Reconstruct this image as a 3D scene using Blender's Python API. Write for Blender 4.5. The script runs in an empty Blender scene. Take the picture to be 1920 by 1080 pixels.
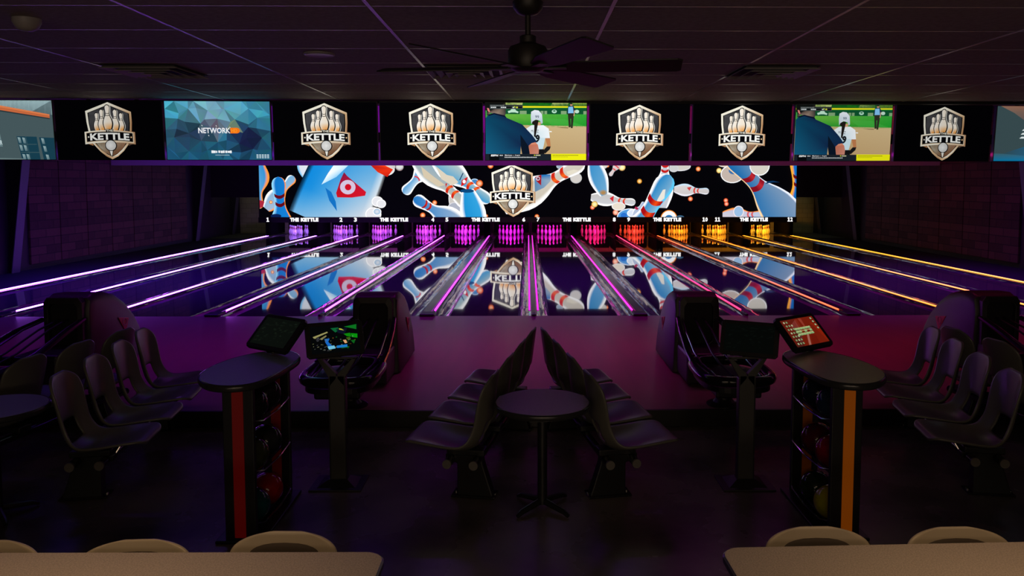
import bpy, math, random
from mathutils import Vector, Matrix
random.seed(7)
S = bpy.context.scene
COL = S.collection

# ---------------------------------------------------------------- camera, world, exposure
F_PX, CX, CY, CAM_H, PITCH, YAW = 1435.0, 1005.8, 437.0, 2.08, math.atan(94.5/1435.0), 0.011
cam_d = bpy.data.cameras.new('camera')
cam = bpy.data.objects.new('camera', cam_d); COL.objects.link(cam)
cam_d.sensor_fit = 'HORIZONTAL'; cam_d.sensor_width = 36.0
cam_d.lens = F_PX/1920*36
cam_d.shift_x = -(CX-960)/1920
cam_d.shift_y = (CY-540)/1920
cam_d.clip_start = 0.05; cam_d.clip_end = 200
cam.location = (0, 0, CAM_H)
cam.rotation_euler = (math.pi/2-PITCH, 0, -YAW)
S.camera = cam

W = bpy.data.worlds.new('world'); S.world = W; W.use_nodes = True
W.node_tree.nodes['Background'].inputs[0].default_value = (0.10, 0.07, 0.08, 1)
W.node_tree.nodes['Background'].inputs[1].default_value = 0.0
S.view_settings.view_transform = 'Standard'
S.view_settings.look = 'None'
S.view_settings.exposure = 0.0
S.view_settings.gamma = 1.0
S.view_settings.use_curve_mapping = False

def area(name, loc, target, size, size_y, color, power, spread=math.pi):
    d = bpy.data.lights.new(name, 'AREA'); d.shape = 'RECTANGLE'
    d.size = size; d.size_y = size_y; d.energy = power; d.color = color; d.spread = spread
    o = bpy.data.objects.new(name, d); COL.objects.link(o); o.location = loc
    o.rotation_euler = (Vector(target)-Vector(loc)).to_track_quat('-Z', 'Y').to_euler()
    return o
# unseen warm fills added behind and above the front tables for concourse light
for lx in (-1.7, 1.9):
    area('concourse_fill', (lx, 2.2, 2.93), (lx, 2.35, 0), 1.2, .5, (1.0, 0.64, 0.34), 4.3, math.radians(75))
area('concourse_fill', (0.3, -2.6, 2.93), (0.3, 3.5, 0.3), 4.5, 1.0, (1.0, 0.68, 0.42), 11.0, math.radians(85))
# violet black-light battens hung high over the lanes
for lx, lc, lp in ((-7.5, (.10, .02, 1.0), 260), (0.1, (.24, .02, 1.0), 150), (7.7, (.30, .02, 1.0), 170)):
    area('black_light', (lx, 16.5, 4.45), (lx, 16.5, 0), 5.5, 6.0, lc, lp, math.radians(95))
area('ceiling_bounce_fill', (0, -3.5, 1.6), (0, 2.5, 2.963), 8, .4, (1.0, .80, .60), 40)  # unseen fill added in place of light bounced onto the ceiling
# colour fills added out of view: behind the televisions and along the bulkhead
WASH = [(-10, (.22, .01, 1)), (-6.6, (.36, .005, 1)), (-3.3, (.65, .005, 1)), (0, (.95, .01, .80)), (3.3, (1, .01, .30)), (6.6, (1, .02, .12)), (10, (1, .06, .06))]
for lx, lc in WASH:
    area('approach_fill', (lx, 9.0, 2.9), (lx, 9.9, 0), 3.2, .3, lc, {-10: 6.5, -6.6: 6.5, -3.3: 8, 0: 10, 3.3: 8, 6.6: 5, 10: 5}[lx], math.radians(118))
    area('floor_fill', (lx*.9, 8.75, 2.40), (lx*.9, 5.6, -.15), 2.6, .04, [(.12, .01, 1), (.14, .01, 1), (.24, .01, 1), (.34, .01, 1), (.6, .01, .6), (.9, .02, .35), (.9, .02, .3)][WASH.index((lx, lc))], 1.7)  # hidden fill added below the televisions to tint the players' floor
    area('bulkhead_fill', (lx, 21.4, 4.3), (lx, 22.3, 3.0), 3.2, .2, lc, 9 if lx < 3 else 5)
# dim work lamps beside the machines, lighting the block wall
for lx in (-11.1, 11.2):
    area('work_lamp', (lx, 30.2, 3.9), (lx, 31.9, 1.0), 0.6, 0.3, (0.95, 1.0, 0.62), 10)

# ---------------------------------------------------------------- colour and materials
def lin(c):
    return tuple(((x/255)/12.92 if x/255 <= 0.04045 else ((x/255+0.055)/1.055)**2.4) for x in c)

MATS = {}
def mat(name, color=(0.5, 0.5, 0.5), rough=0.5, metal=0.0, emit=None, strength=0.0, spec=0.5, coat=0.0):
    if name in MATS: return MATS[name]
    m = bpy.data.materials.new(name); m.use_nodes = True
    p = m.node_tree.nodes['Principled BSDF']
    p.inputs['Base Color'].default_value = (*color, 1)
    p.inputs['Roughness'].default_value = rough
    p.inputs['Metallic'].default_value = metal
    p.inputs['Specular IOR Level'].default_value = spec
    p.inputs['Coat Weight'].default_value = coat
    if emit:
        p.inputs['Emission Color'].default_value = (*emit, 1)
        p.inputs['Emission Strength'].default_value = strength
    MATS[name] = m
    return m

def noisy(name, c1, c2, scale=(1, 1, 1), nscale=4, rough=(0.3, 0.5), bump=0.0, metal=0, detail=4, spec=0.5, bump_scale=None, contrast=(0.35, 0.65), bump_dist=0.01):
    """two colour noise mix in object space, with its own roughness and bump"""
    m = mat(name, c1, rough[0], metal, spec=spec); nt = m.node_tree; N = nt.nodes; L = nt.links
    p = N['Principled BSDF']
    tc = N.new('ShaderNodeTexCoord'); mp = N.new('ShaderNodeMapping'); mp.inputs['Scale'].default_value = scale
    L.new(tc.outputs['Object'], mp.inputs['Vector'])
    nz = N.new('ShaderNodeTexNoise'); nz.inputs['Scale'].default_value = nscale; nz.inputs['Detail'].default_value = detail
    L.new(mp.outputs[0], nz.inputs['Vector'])
    cr = N.new('ShaderNodeValToRGB'); cr.color_ramp.elements[0].position = contrast[0]; cr.color_ramp.elements[1].position = contrast[1]
    cr.color_ramp.elements[0].color = (*c1, 1); cr.color_ramp.elements[1].color = (*c2, 1)
    L.new(nz.outputs['Fac'], cr.inputs[0]); L.new(cr.outputs[0], p.inputs['Base Color'])
    mr = N.new('ShaderNodeMapRange'); mr.inputs['To Min'].default_value = rough[0]; mr.inputs['To Max'].default_value = rough[1]
    L.new(nz.outputs['Fac'], mr.inputs['Value']); L.new(mr.outputs[0], p.inputs['Roughness'])
    if bump:
        b = N.new('ShaderNodeBump'); b.inputs['Strength'].default_value = bump; b.inputs['Distance'].default_value = bump_dist
        src = nz
        if bump_scale:
            src = N.new('ShaderNodeTexNoise'); src.inputs['Scale'].default_value = bump_scale; src.inputs['Detail'].default_value = 3
            L.new(mp.outputs[0], src.inputs['Vector'])
        L.new(src.outputs['Fac'], b.inputs['Height']); L.new(b.outputs[0], p.inputs['Normal'])
    return m

def bricks(name, c1, c2, mortar, sx, sy, bump=0.6, rot=(0, 0, 0), rough=0.8, msize=0.02, scale=1.0, squash=1.0):
    m = mat(name, c1, rough); nt = m.node_tree; N = nt.nodes; L = nt.links; p = N['Principled BSDF']
    tc = N.new('ShaderNodeTexCoord'); mp = N.new('ShaderNodeMapping'); mp.inputs['Rotation'].default_value = rot
    L.new(tc.outputs['Object'], mp.inputs['Vector'])
    b = N.new('ShaderNodeTexBrick'); b.inputs['Scale'].default_value = scale
    b.inputs['Brick Width'].default_value = sx; b.inputs['Row Height'].default_value = sy; b.inputs['Mortar Size'].default_value = msize
    b.inputs['Color1'].default_value = (*c1, 1); b.inputs['Color2'].default_value = (*c2, 1); b.inputs['Mortar'].default_value = (*mortar, 1)
    b.inputs['Mortar Smooth'].default_value = 0.3; b.inputs['Bias'].default_value = 0.0
    L.new(mp.outputs[0], b.inputs['Vector']); L.new(b.outputs['Color'], p.inputs['Base Color'])
    bp = N.new('ShaderNodeBump'); bp.inputs['Strength'].default_value = bump; bp.inputs['Distance'].default_value = 0.03
    nz = N.new('ShaderNodeTexNoise'); nz.inputs['Scale'].default_value = 7; L.new(mp.outputs[0], nz.inputs['Vector'])
    bw = N.new('ShaderNodeRGBToBW'); L.new(b.outputs['Color'], bw.inputs[0])
    ad = N.new('ShaderNodeMath'); ad.operation = 'MULTIPLY_ADD'; ad.inputs[1].default_value = 0.35
    L.new(nz.outputs['Fac'], ad.inputs[0]); L.new(bw.outputs[0], ad.inputs[2]); L.new(ad.outputs[0], bp.inputs['Height'])
    L.new(bp.outputs[0], p.inputs['Normal'])
    return m

def screen_mat(name, strength):
    m = bpy.data.materials.new(name); m.use_nodes = True
    N = m.node_tree.nodes; p = N['Principled BSDF']
    a = N.new('ShaderNodeAttribute'); a.attribute_name = 'Col'
    p.inputs['Base Color'].default_value = (0.002, 0.002, 0.003, 1); p.inputs['Roughness'].default_value = 0.6; p.inputs['Specular IOR Level'].default_value = 0.08
    m.node_tree.links.new(a.outputs['Color'], p.inputs['Emission Color'])
    p.inputs['Emission Strength'].default_value = strength
    return m

BLACK = mat('black_satin', (0.012, 0.012, 0.013), 0.35)
BLACKM = mat('black_matt', (0.010, 0.010, 0.011), 0.75)
BLACKG = mat('black_gloss', (0.012, 0.012, 0.014), 0.12)
CHROME = mat('chrome', (0.5, 0.5, 0.52), 0.18, 1.0)
STEEL = mat('grey_steel', (0.055, 0.055, 0.05), 0.4, 0.4)
VOID = mat('black_curtain', (0.004, 0.004, 0.004), 0.9, spec=0.05)
DARKSTEEL = mat('dark_steel', (0.03, 0.03, 0.032), 0.35, 0.5)

# ---------------------------------------------------------------- mesh builder
class MB:
    def __init__(s): s.v = []; s.f = []; s.m = []; s.mats = []
    def mi(s, m):
        if m not in s.mats: s.mats.append(m)
        return s.mats.index(m)
    def add(s, vs, fs, m):
        k = len(s.v); i = s.mi(m)
        s.v += [tuple(v) for v in vs]
        for f in fs: s.f.append([a+k for a in f]); s.m.append(i)
        return s
    def box(s, x0, x1, y0, y1, z0, z1, m):
        vs = [(x, y, z) for z in (z0, z1) for y in (y0, y1) for x in (x0, x1)]
        return s.add(vs, [(0, 2, 3, 1), (4, 5, 7, 6), (0, 1, 5, 4), (2, 6, 7, 3), (0, 4, 6, 2), (1, 3, 7, 5)], m)
    def prism(s, pts, axis, a, b, m):
        """outline pts extruded along an axis from a to b; pts are the two other coordinates in order"""
        n = len(pts)
        def mk(p, t):
            if axis == 'x': return (t, p[0], p[1])
            if axis == 'y': return (p[0], t, p[1])
            return (p[0], p[1], t)
        vs = [mk(p, a) for p in pts]+[mk(p, b) for p in pts]
        fs = [list(range(n)), list(range(2*n-1, n-1, -1))]
        for i in range(n): j = (i+1) % n; fs.append((i, i+n, j+n, j))
        return s.add(vs, fs, m)
    def lathe(s, prof, m, c=(0, 0, 0), n=24, cap=True):
        vs = []; fs = []
        for r, z in prof:
            for i in range(n):
                a = 2*math.pi*i/n; vs.append((c[0]+r*math.cos(a), c[1]+r*math.sin(a), c[2]+z))
        for k in range(len(prof)-1):
            for i in range(n):
                j = (i+1) % n; fs.append((k*n+i, k*n+j, (k+1)*n+j, (k+1)*n+i))
        if cap: fs.append(list(range(n-1, -1, -1))); q = (len(prof)-1)*n; fs.append([q+i for i in range(n)])
        return s.add(vs, fs, m)
    def tube(s, path, r, m, n=10, closed=False, sq=1.0):
        P = [Vector(p) for p in path]; k = len(P); vs = []; fs = []
        up = None
        for i in range(k):
            if closed: t = P[(i+1) % k]-P[i-1]
            else: t = P[min(i+1, k-1)]-P[max(i-1, 0)]
            t.normalize()
            if up is None:
                up = Vector((0, 0, 1)) if abs(t.z) < 0.9 else Vector((1, 0, 0))
            a = t.cross(up)
            if a.length < 1e-4: a = t.cross(Vector((0, 1, 0)))
            a.normalize(); b = a.cross(t).normalized(); up = b
            rr = r[i] if isinstance(r, (list, tuple)) else r
            for j in range(n):
                w = 2*math.pi*j/n
                vs.append(P[i]+a*rr*math.cos(w)+b*rr*sq*math.sin(w))
        for i in range(k if closed else k-1):
            i2 = (i+1) % k
            for j in range(n):
                j2 = (j+1) % n; fs.append((i*n+j, i*n+j2, i2*n+j2, i2*n+j))
        if not closed: fs.append(list(range(n-1, -1, -1))); fs.append([(k-1)*n+j for j in range(n)])
        return s.add(vs, fs, m)
    def build(s, name, parent=None, smooth=False, bevel=0, mods=None):
        me = bpy.data.meshes.new(name); me.from_pydata(s.v, [], s.f)
        for m in s.mats: me.materials.append(m)
        me.polygons.foreach_set('material_index', s.m); me.update()
        import bmesh
        bm = bmesh.new(); bm.from_mesh(me); bmesh.ops.recalc_face_normals(bm, faces=bm.faces)
        bm.to_mesh(me); bm.free()
        if smooth:
            me.polygons.foreach_set('use_smooth', [True]*len(me.polygons))
            me.set_sharp_from_angle(angle=math.radians(smooth if smooth is not True else 40))
        o = bpy.data.objects.new(name, me); COL.objects.link(o)
        if parent: o.parent = parent
        if bevel:
            b = o.modifiers.new('bevel', 'BEVEL'); b.width = bevel; b.segments = 2; b.limit_method = 'ANGLE'; b.angle_limit = math.radians(50)
        return o

def empty(name, loc=(0, 0, 0), rz=0):
    o = bpy.data.objects.new(name, None); COL.objects.link(o); o.location = loc; o.rotation_euler = (0, 0, rz)
    o.empty_display_size = 0.2
    return o
def tag(o, label, cat, group=None, kind=None):
    o['label'] = label; o['category'] = cat
    if group: o['group'] = group
    if kind: o['kind'] = kind
    return o
def struct(o): o['kind'] = 'structure'; return o
def kids(o, pool): return [c for c in pool if c.parent == o]
def copy_tree(o, parent=None):
    c = o.copy(); COL.objects.link(c); c.parent = parent
    for ch in [x for x in list(o.children)]: copy_tree(ch, c)
    return c

# ---------------------------------------------------------------- flat pictures shown by screens and signs
FONT_CACHE = {}
def glyphs(text, bold=0.0, space=1.0):
    key = (text, bold, space)
    if key in FONT_CACHE: return FONT_CACHE[key]
    cu = bpy.data.curves.new('tmp', 'FONT'); cu.body = text; cu.offset = bold; cu.resolution_u = 2; cu.space_character = space
    ob = bpy.data.objects.new('tmp', cu); COL.objects.link(ob)
    bpy.context.view_layer.update()
    me = bpy.data.meshes.new_from_object(ob.evaluated_get(bpy.context.evaluated_depsgraph_get()))
    vs = [(v.co.x, v.co.y) for v in me.vertices]; fs = [tuple(p.vertices) for p in me.polygons]
    xs = [v[0] for v in vs]; ys = [v[1] for v in vs]; x0, x1, y0, y1 = min(xs), max(xs), min(ys), max(ys)
    vs = [((x-x0)/(x1-x0), (y-y0)/(y1-y0)) for x, y in vs]
    bpy.data.objects.remove(ob); bpy.data.meshes.remove(me); bpy.data.curves.remove(cu)
    FONT_CACHE[key] = (vs, fs)
    return vs, fs

PIN = [(0, .068), (.02, .082), (.05, .094), (.15, .130), (.225, .151), (.30, .159), (.39, .152), (.483, .124), (.575, .082), (.625, .0654),
       (.667, .0599), (.725, .0623), (.79, .0698), (.858, .080), (.9, .0849), (.94, .079), (.97, .062), (.99, .037), (1.0, .0)]
def pin_r(t):
    for (a, ra), (b, rb) in zip(PIN, PIN[1:]):
        if a <= t <= b: return ra+(rb-ra)*(t-a)/(b-a)
    return 0
def mixc(a, b, t):
    t = max(0, min(1, t)); return tuple(x+(y-x)*t for x, y in zip(a, b))

class Pic:
    """a picture in its own 2-D units, y down, clipped to a rectangle; layers stand a hair in front of each other"""
    def __init__(s, x0, y0, x1, y1, step=0.0004, gain=1.0):
        s.r = (x0, y0, x1, y1); s.lay = 0; s.step = step; s.polys = []; s.gain = gain
        s.tf = lambda x, y: (x, y)
    def up(s): s.lay += 1; return s
    def poly(s, pts, cols):
        """convex polygon, one sRGB colour or one per vertex"""
        if not isinstance(cols[0], (tuple, list)): cols = [cols]*len(pts)
        q = [(*s.tf(*p), *c[:3]) for p, c in zip(pts, cols)]
        x0, y0, x1, y1 = s.r
        for ax, lim, sg in ((0, x0, 1), (0, x1, -1), (1, y0, 1), (1, y1, -1)):
            out = []
            for i in range(len(q)):
                a, b = q[i], q[(i+1) % len(q)]
                da, db = (a[ax]-lim)*sg, (b[ax]-lim)*sg
                if da >= 0: out.append(a)
                if (da >= 0) != (db >= 0):
                    t = da/(da-db); out.append(tuple(u+(w-u)*t for u, w in zip(a, b)))
            q = out
            if len(q) < 3: return
        s.polys.append((q, s.lay))
    def rect(s, x0, y0, x1, y1, c): s.poly([(x0, y0), (x1, y0), (x1, y1), (x0, y1)], c)
    def concave(s, pts, c):
        from mathutils.geometry import tessellate_polygon
        for t in tessellate_polygon([[Vector((p[0], p[1], 0)) for p in pts]]):
            cc = [c[i] for i in t] if isinstance(c[0], (tuple, list)) else c
            s.poly([pts[i] for i in t], cc)
    def ell(s, cx, cy, rx, ry, c, c2=None, n=20, a0=0.0):
        pts = [(cx+rx*math.cos(2*math.pi*i/n+a0), cy+ry*math.sin(2*math.pi*i/n+a0)) for i in range(n)]
        if c2 is None: s.poly(pts, c)
        else:
            for i in range(n): s.poly([(cx, cy), pts[i], pts[(i+1) % n]], [c, c2, c2])
    def text(s, t, x0, y0, x1, y1, c, bold=0.0, shear=0.0, space=1.0):
        vs, fs = glyphs(t, bold, space)
        for f in fs:
            s.poly([(x0+vs[i][0]*(x1-x0)+shear*(vs[i][1])*(y1-y0), y1-vs[i][1]*(y1-y0)) for i in f], c)
    def line(s, pts, w, c):
        for a, b in zip(pts, pts[1:]):
            dx, dy = b[0]-a[0], b[1]-a[1]; l = math.hypot(dx, dy) or 1; nx, ny = -dy/l*w/2, dx/l*w/2
            s.poly([(a[0]+nx, a[1]+ny), (b[0]+nx, b[1]+ny), (b[0]-nx, b[1]-ny), (a[0]-nx, a[1]-ny)], c)
    def pin(s, base, head, cf, wide=1.0, nt=30, nu=10, us=None):
        bx, by = base; dx, dy = head[0]-bx, head[1]-by; L = math.hypot(dx, dy)
        tx, ty = dx/L, dy/L; nx, ny = ty, -tx        # n points to the left of the way up
        if nx < 0: nx, ny = -nx, -ny                   # u=+1 is always the right hand side of the picture
        us = us or [-1, -.93, -.86, -.6, -.3, 0, .3, .6, .86, .93, 1]
        ts = [i/nt for i in range(nt)]+[.985, 1.0]
        def P(t, u): r = pin_r(t)*L*wide; return (bx+tx*t*L+nx*r*u, by+ty*t*L+ny*r*u)
        for a, b in zip(ts, ts[1:]):
            for u, w in zip(us, us[1:]):
                s.poly([P(a, u), P(a, w), P(b, w), P(b, u)], [cf(a, u), cf(a, w), cf(b, w), cf(b, u)])
    def stripes(s, base, head, col=(205, 35, 20), col2=None, wide=1.0, ts=(.655, .76), th=.042, bow=.03):
        s.up(); bx, by = base; dx, dy = head[0]-bx, head[1]-by; L = math.hypot(dx, dy); tx, ty = dx/L, dy/L; nx, ny = ty, -tx
        if nx < 0: nx, ny = -nx, -ny
        col2 = col2 or col
        def P(t, u): r = pin_r(min(1, max(0, t)))*L*wide*.94; tt = t-bow*(1-u*u); return (bx+tx*tt*L+nx*r*u, by+ty*tt*L+ny*r*u)
        U = [-1, -.7, -.35, 0, .35, .7, 1]
        for t in ts:
            for u, w in zip(U, U[1:]):
                ca, cb = mixc(col, col2, max(0, 1-abs(u-.3)*1.6)), mixc(col, col2, max(0, 1-abs(w-.3)*1.6))
                s.poly([P(t-th/2, u), P(t-th/2, w), P(t+th/2, w), P(t+th/2, u)], [ca, cb, cb, ca])
    def build(s, name, place, m, parent=None):
        """place(x, y, depth) gives the 3-D point; depth grows towards the viewer"""
        vs, fs, cs = [], [], []
        for q, lay in s.polys:
            k = len(vs)
            for p in q: vs.append(place(p[0], p[1], lay*s.step)); cs.append((*[min(1, c*s.gain) for c in lin(p[2:5])], 1))
            fs.append(list(range(k, k+len(q))))
        me = bpy.data.meshes.new(name); me.from_pydata(vs, [], fs)
        a = me.color_attributes.new('Col', 'FLOAT_COLOR', 'POINT')
        flat = [x for c in cs for x in c]; a.data.foreach_set('color', flat)
        me.materials.append(m); me.update()
        o = bpy.data.objects.new(name, me); COL.objects.link(o)
        if parent: o.parent = parent
        return o

def shield(p, cx, cy, h, warm=1.0):
    """crest: shield outline, five pins, ribbon with the name, golf ball on a tee; cy is the middle, h the full height"""
    k = h/970.0; old = p.tf
    p.tf = lambda x, y: (cx+(x-548)*k, cy+(y-545)*k)
    W1, G, G2, K = (250, 246, 228), (222, 190, 150), (178, 130, 90), (8, 8, 12)
    outer = [(540, 60), (922, 222), (928, 400), (915, 560), (860, 760), (760, 890), (660, 980), (562, 1030), (470, 985), (370, 900), (260, 770), (200, 600), (170, 400), (160, 212)]
    def ins(f): return [(548+(x-548)*f, 540+(y-540)*f) for x, y in outer]
    p.up()
    oc = [W1, G, G2, G2, G, (240, 214, 180), (236, 200, 160), (230, 190, 150), G2, G, W1, W1, W1, W1]
    p.concave(outer, oc)
    p.up(); mid = ins(.955); p.concave(mid, [(W1 if i in (0, 13, 12, 11, 5, 6) else (205, 165, 120)) for i in range(len(mid))])
    p.up(); p.concave(ins(.91), K)
    p.up()
    p.concave([(540, 112), (868, 248), (875, 400), (860, 560), (235, 560), (215, 400), (215, 244)], [(30, 30, 34), (70, 70, 72), (66, 66, 68), (56, 54, 56), (60, 60, 62), (80, 80, 82), (74, 74, 76)])
    p.concave([(300, 740), (810, 740), (745, 850), (660, 930), (562, 972), (450, 920), (370, 840)], [(150, 140, 118), (160, 120, 90), (130, 90, 62), (120, 80, 56), (120, 84, 60), (140, 110, 84), (170, 160, 140)])
    p.up()
    for i in range(13):
        x = 225+i*18 if i < 7 else 760+(i-7)*18
        p.line([(x, 270 + (0 if i < 7 else 0)), (x, 540)], 4, (22, 22, 26))
    for i in range(24):
        x = 335+i*20; y1 = 960-abs(x-562)*.9
        p.line([(x, 745), (x, y1)], 4, (104, 74, 52))
    def lp(t, u):
        c = mixc((236, 150, 60), (250, 238, 220), (t-.05)*3.2); c = mixc(c, (252, 252, 250), -u*.6)
        return c
    for x, top, dx in ((340, 238, 26), (425, 180, 28), (748, 238, 24), (652, 180, 26), (528, 103, 34)):
        b = (x, 560); hd = (x+6, top); w = 1.02 if x == 528 else .98
        p.up(); p.pin((b[0]+dx, b[1]), (hd[0]+dx*.4, hd[1]+3), lambda t, u: (236, 234, 224), w*1.0, 20, us=[-1, 1])
        p.up(); p.pin((b[0]+dx*.55, b[1]), (hd[0]+dx*.05, hd[1]+6), lambda t, u: K, w*1.04, 20, us=[-1, 1])
        p.up(); p.pin((b[0]-2, b[1]), (hd[0]-3, hd[1]-6), lambda t, u: K, w*1.16, 20, us=[-1, 1])
        p.up(); p.pin((b[0]-2, b[1]-4), (hd[0]-4, hd[1]+8), lp, w*.98, 20, us=[-1, -.4, .4, 1])
        p.stripes((b[0]-2, b[1]-4), (hd[0]-4, hd[1]+8), K, None, w*1.1, th=.022, ts=(.62, .70), bow=0.02)
    # ribbon
    def arch(y, x): return y-34*(1-((x-550)/420.0)**2)
    def band(xa, xb, ya, yb, cf, n=12):
        for i in range(n):
            x0 = xa+(xb-xa)*i/n; x1 = xa+(xb-xa)*(i+1)/n
            p.poly([(x0, arch(ya, x0)), (x1, arch(ya, x1)), (x1, arch(yb, x1)), (x0, arch(yb, x0))], [cf(x0), cf(x1), cf(x1), cf(x0)])
    p.up(); p.poly([(150, 760), (262, 800), (262, 740), (150, 740)], G2); p.poly([(955, 760), (850, 800), (850, 740), (955, 740)], (90, 70, 56))
    p.up(); band(130, 972, 566, 776, lambda x: mixc(W1, G2, (x-400)/650.0))
    p.up(); band(146, 944, 580, 758, lambda x: (235, 215, 185))
    p.up(); band(160, 932, 592, 742, lambda x: K)
    p.up(); p.rect(488, 516, 612, 562, K)
    p.up(); p.text('THE', 496, 524, 604, 560, W1, .02)
    old2 = p.tf
    p.tf = lambda x, y: old2(x, y-26*(1-((x-550)/420.0)**2))
    p.text('KETTLE', 218, 604, 874, 722, (252, 252, 246), .035)
    p.tf = old2
    p.ell(192, 652, 13, 13, W1); p.ell(904, 654, 13, 13, (240, 200, 150))
    p.up(); p.ell(557, 795, 100, 98, K, n=28)
    p.poly([(518, 880), (594, 880), (574, 975), (540, 975)], K)
    p.up(); p.ell(555, 793, 85, 85, (250, 250, 248), (215, 215, 212), n=28); p.poly([(530, 888), (580, 888), (566, 968), (550, 968)], (240, 236, 226))
    p.up()
    for a in range(7):
        for b in range(7):
            x = 500+a*19+(b % 2)*9; y = 745+b*17
            if math.hypot(x-558, y-793) < 76 and a > 0: p.ell(x, y, 5, 3.4, (120, 118, 118) if x > 560 else (188, 188, 186), n=6)
    p.tf = old
    return p

# ================================================================ THE ROOM
MX = 0.09                       # middle of the twelve lanes
FOUL, PINS_Y = 11.87, 30.2
FLOOR_Z, CEIL_Z, HALL_Z = -0.15, 2.963, 4.6
WX = 12.07

m_floor = noisy('stained_concrete', (0.07, 0.058, 0.052), (0.17, 0.145, 0.13), (1, 1, 1), 1.6, (0.16, 0.38), 0.05, detail=6)
m_appr = noisy('maple_approach', (0.30, 0.15, 0.14), (0.35, 0.18, 0.16), (5, 0.5, 1), 1.5, (0.26, 0.34), 0.0, detail=3)
m_ceil = noisy('ceiling_tile', (0.24, 0.20, 0.19), (0.30, 0.26, 0.24), (1, 1, 1), 30, (0.8, 0.9), 0.25, detail=2)
m_grid = mat('ceiling_grid_metal', (0.42, 0.38, 0.38), 0.30, 0.3)
m_block = bricks('block_wall', (0.23, 0.21, 0.12), (0.27, 0.25, 0.15), (0.15, 0.14, 0.08), 0.40, 0.20, 0.5, (math.pi/2, 0, 0), msize=0.008)
m_stone = bricks('panel_bricks', (0.11, 0.05, 0.04), (0.04, 0.018, 0.015), (0.015, 0.008, 0.009), 0.62, 0.21, 1.0, (0, math.pi/2, math.pi/2), msize=0.012)
m_dark = mat('dark_paint', (0.02, 0.02, 0.024), 0.7)
m_bulk = mat('pale_bulkhead_paint', (0.50, 0.48, 0.50), 0.6)

struct(MB().box(-13, 13, -5.5, 6.89, -0.30, FLOOR_Z, m_floor).build('floor'))
ap = MB(); ap.box(-13, 13, 6.90, FOUL, -0.295, 0.0, m_appr)
struct(ap.build('floor_approach'))
tr = MB(); tr.box(-13, 13, 6.865, 6.90, FLOOR_Z, 0.004, BLACK)
struct(tr.build('trim_1', bevel=0.004))
struct(MB().box(-13, 13, FOUL, 33, -0.42, -0.30, m_dark).build('floor_lane_bed'))
struct(MB().box(-WX-0.2, -WX, -5.5, 32.2, -0.30, HALL_Z, m_dark).build('wall_left'))
struct(MB().box(WX, WX+0.2, -5.5, 32.2, -0.30, HALL_Z, m_dark).build('wall_right'))
struct(MB().box(-WX-0.2, WX+0.2, 32.2, 32.4, -0.30, HALL_Z, m_block).build('wall_back'))
struct(MB().box(-WX-0.2, WX+0.2, -5.7, -5.5, -0.30, HALL_Z, m_dark).build('wall_front'))
struct(MB().box(-WX, WX, -5.5, 8.80, CEIL_Z, CEIL_Z+0.05, m_ceil).build('ceiling'))
struct(MB().box(-WX, WX, 8.90, 32.2, HALL_Z, HALL_Z+0.1, BLACKM).build('ceiling_hall'))
struct(MB().box(-WX, WX, 8.80, 8.90, 2.963, HALL_Z+0.1, BLACKM).build('trim_2'))
g = MB()
for k in range(-10, 10):
    x = -0.794+1.218*k
    g.box(x-0.010, x+0.010, -5.5, 8.44, CEIL_Z-0.004, CEIL_Z+0.001, m_grid)
y = 3.908-0.61*15
while y < 8.44:
    g.box(-WX, WX, y-0.005, y+0.005, CEIL_Z-0.0015, CEIL_Z+0.001, m_grid); y += 0.61
g.box(-WX, WX, 8.36, 8.44, CEIL_Z-0.03, CEIL_Z+0.001, m_dark)
struct(g.build('trim_3'))
# bulkhead hung across the lanes, pale and facing the players
struct(MB().box(-WX, WX, 22.27, 22.5, 2.581, HALL_Z, m_bulk).build('trim_4'))
# black wings either side of the picture wall
struct(MB().box(-WX, -10.26, 29.3, 29.4, 1.52, HALL_Z, BLACKM).build('trim_5'))
struct(MB().box(10.32, WX, 29.3, 29.4, 1.52, HALL_Z, BLACKM).build('trim_6'))
struct(MB().box(-10.26, 10.32, 29.3, 29.4, 2.80, HALL_Z, BLACKM).build('trim_7'))

# side wall panels
for sd, side in ((-1, 'left'), (1, 'right')):
    for k in range(7):
        y0 = 18.55+1.22*k
        p = MB(); p.box(-0.028, 0.028, 0.015, 1.205, 0, 3.9, m_stone)
        o = p.build('brick_panel', bevel=0.008); o.location = (sd*(WX-0.032), y0, FLOOR_Z+0.25)
        pos = ['nearest to the camera', 'second from the near end', 'third from the near end', 'middle of the seven', 'third from the far end', 'second from the far end', 'farthest, beside the far tapered column'][k]
        tag(o, f'tall dark brick-faced panel on the {side} wall, {pos}', 'wall panel', f'brick panels on the {side} wall')

# tapered steel frames of the building
for sd, side in ((-1, 'left'), (1, 'right')):
    for y0, nm in ((17.75, 'near end of the brick panels'), (27.6, 'far end of the brick panels'), (31.0, 'pale block wall at the back')):
        c = MB()
        tx, bx = 11.35, 12.0
        c.prism([(sd*bx, -0.29), (sd*(WX-0.004), -0.29), (sd*(WX-0.004), HALL_Z-.01), (sd*tx, HALL_Z-.01)], 'y', y0+0.13, y0+0.15, DARKSTEEL)
        e = empty('steel_column', (0, 0, 0)); c.build('web', e)
        fl = MB(); w = .02
        fl.prism([(sd*bx, -0.29), (sd*(bx-w), -0.29), (sd*(tx-w), HALL_Z-.01), (sd*tx, HALL_Z-.01)], 'y', y0, y0+0.28, mat('column_paint', (0.10, 0.10, 0.14), .5))
        fl.build('flange', e)
        tag(e, f'tapered dark steel column on the {side} side at the {nm}', 'column')

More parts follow.
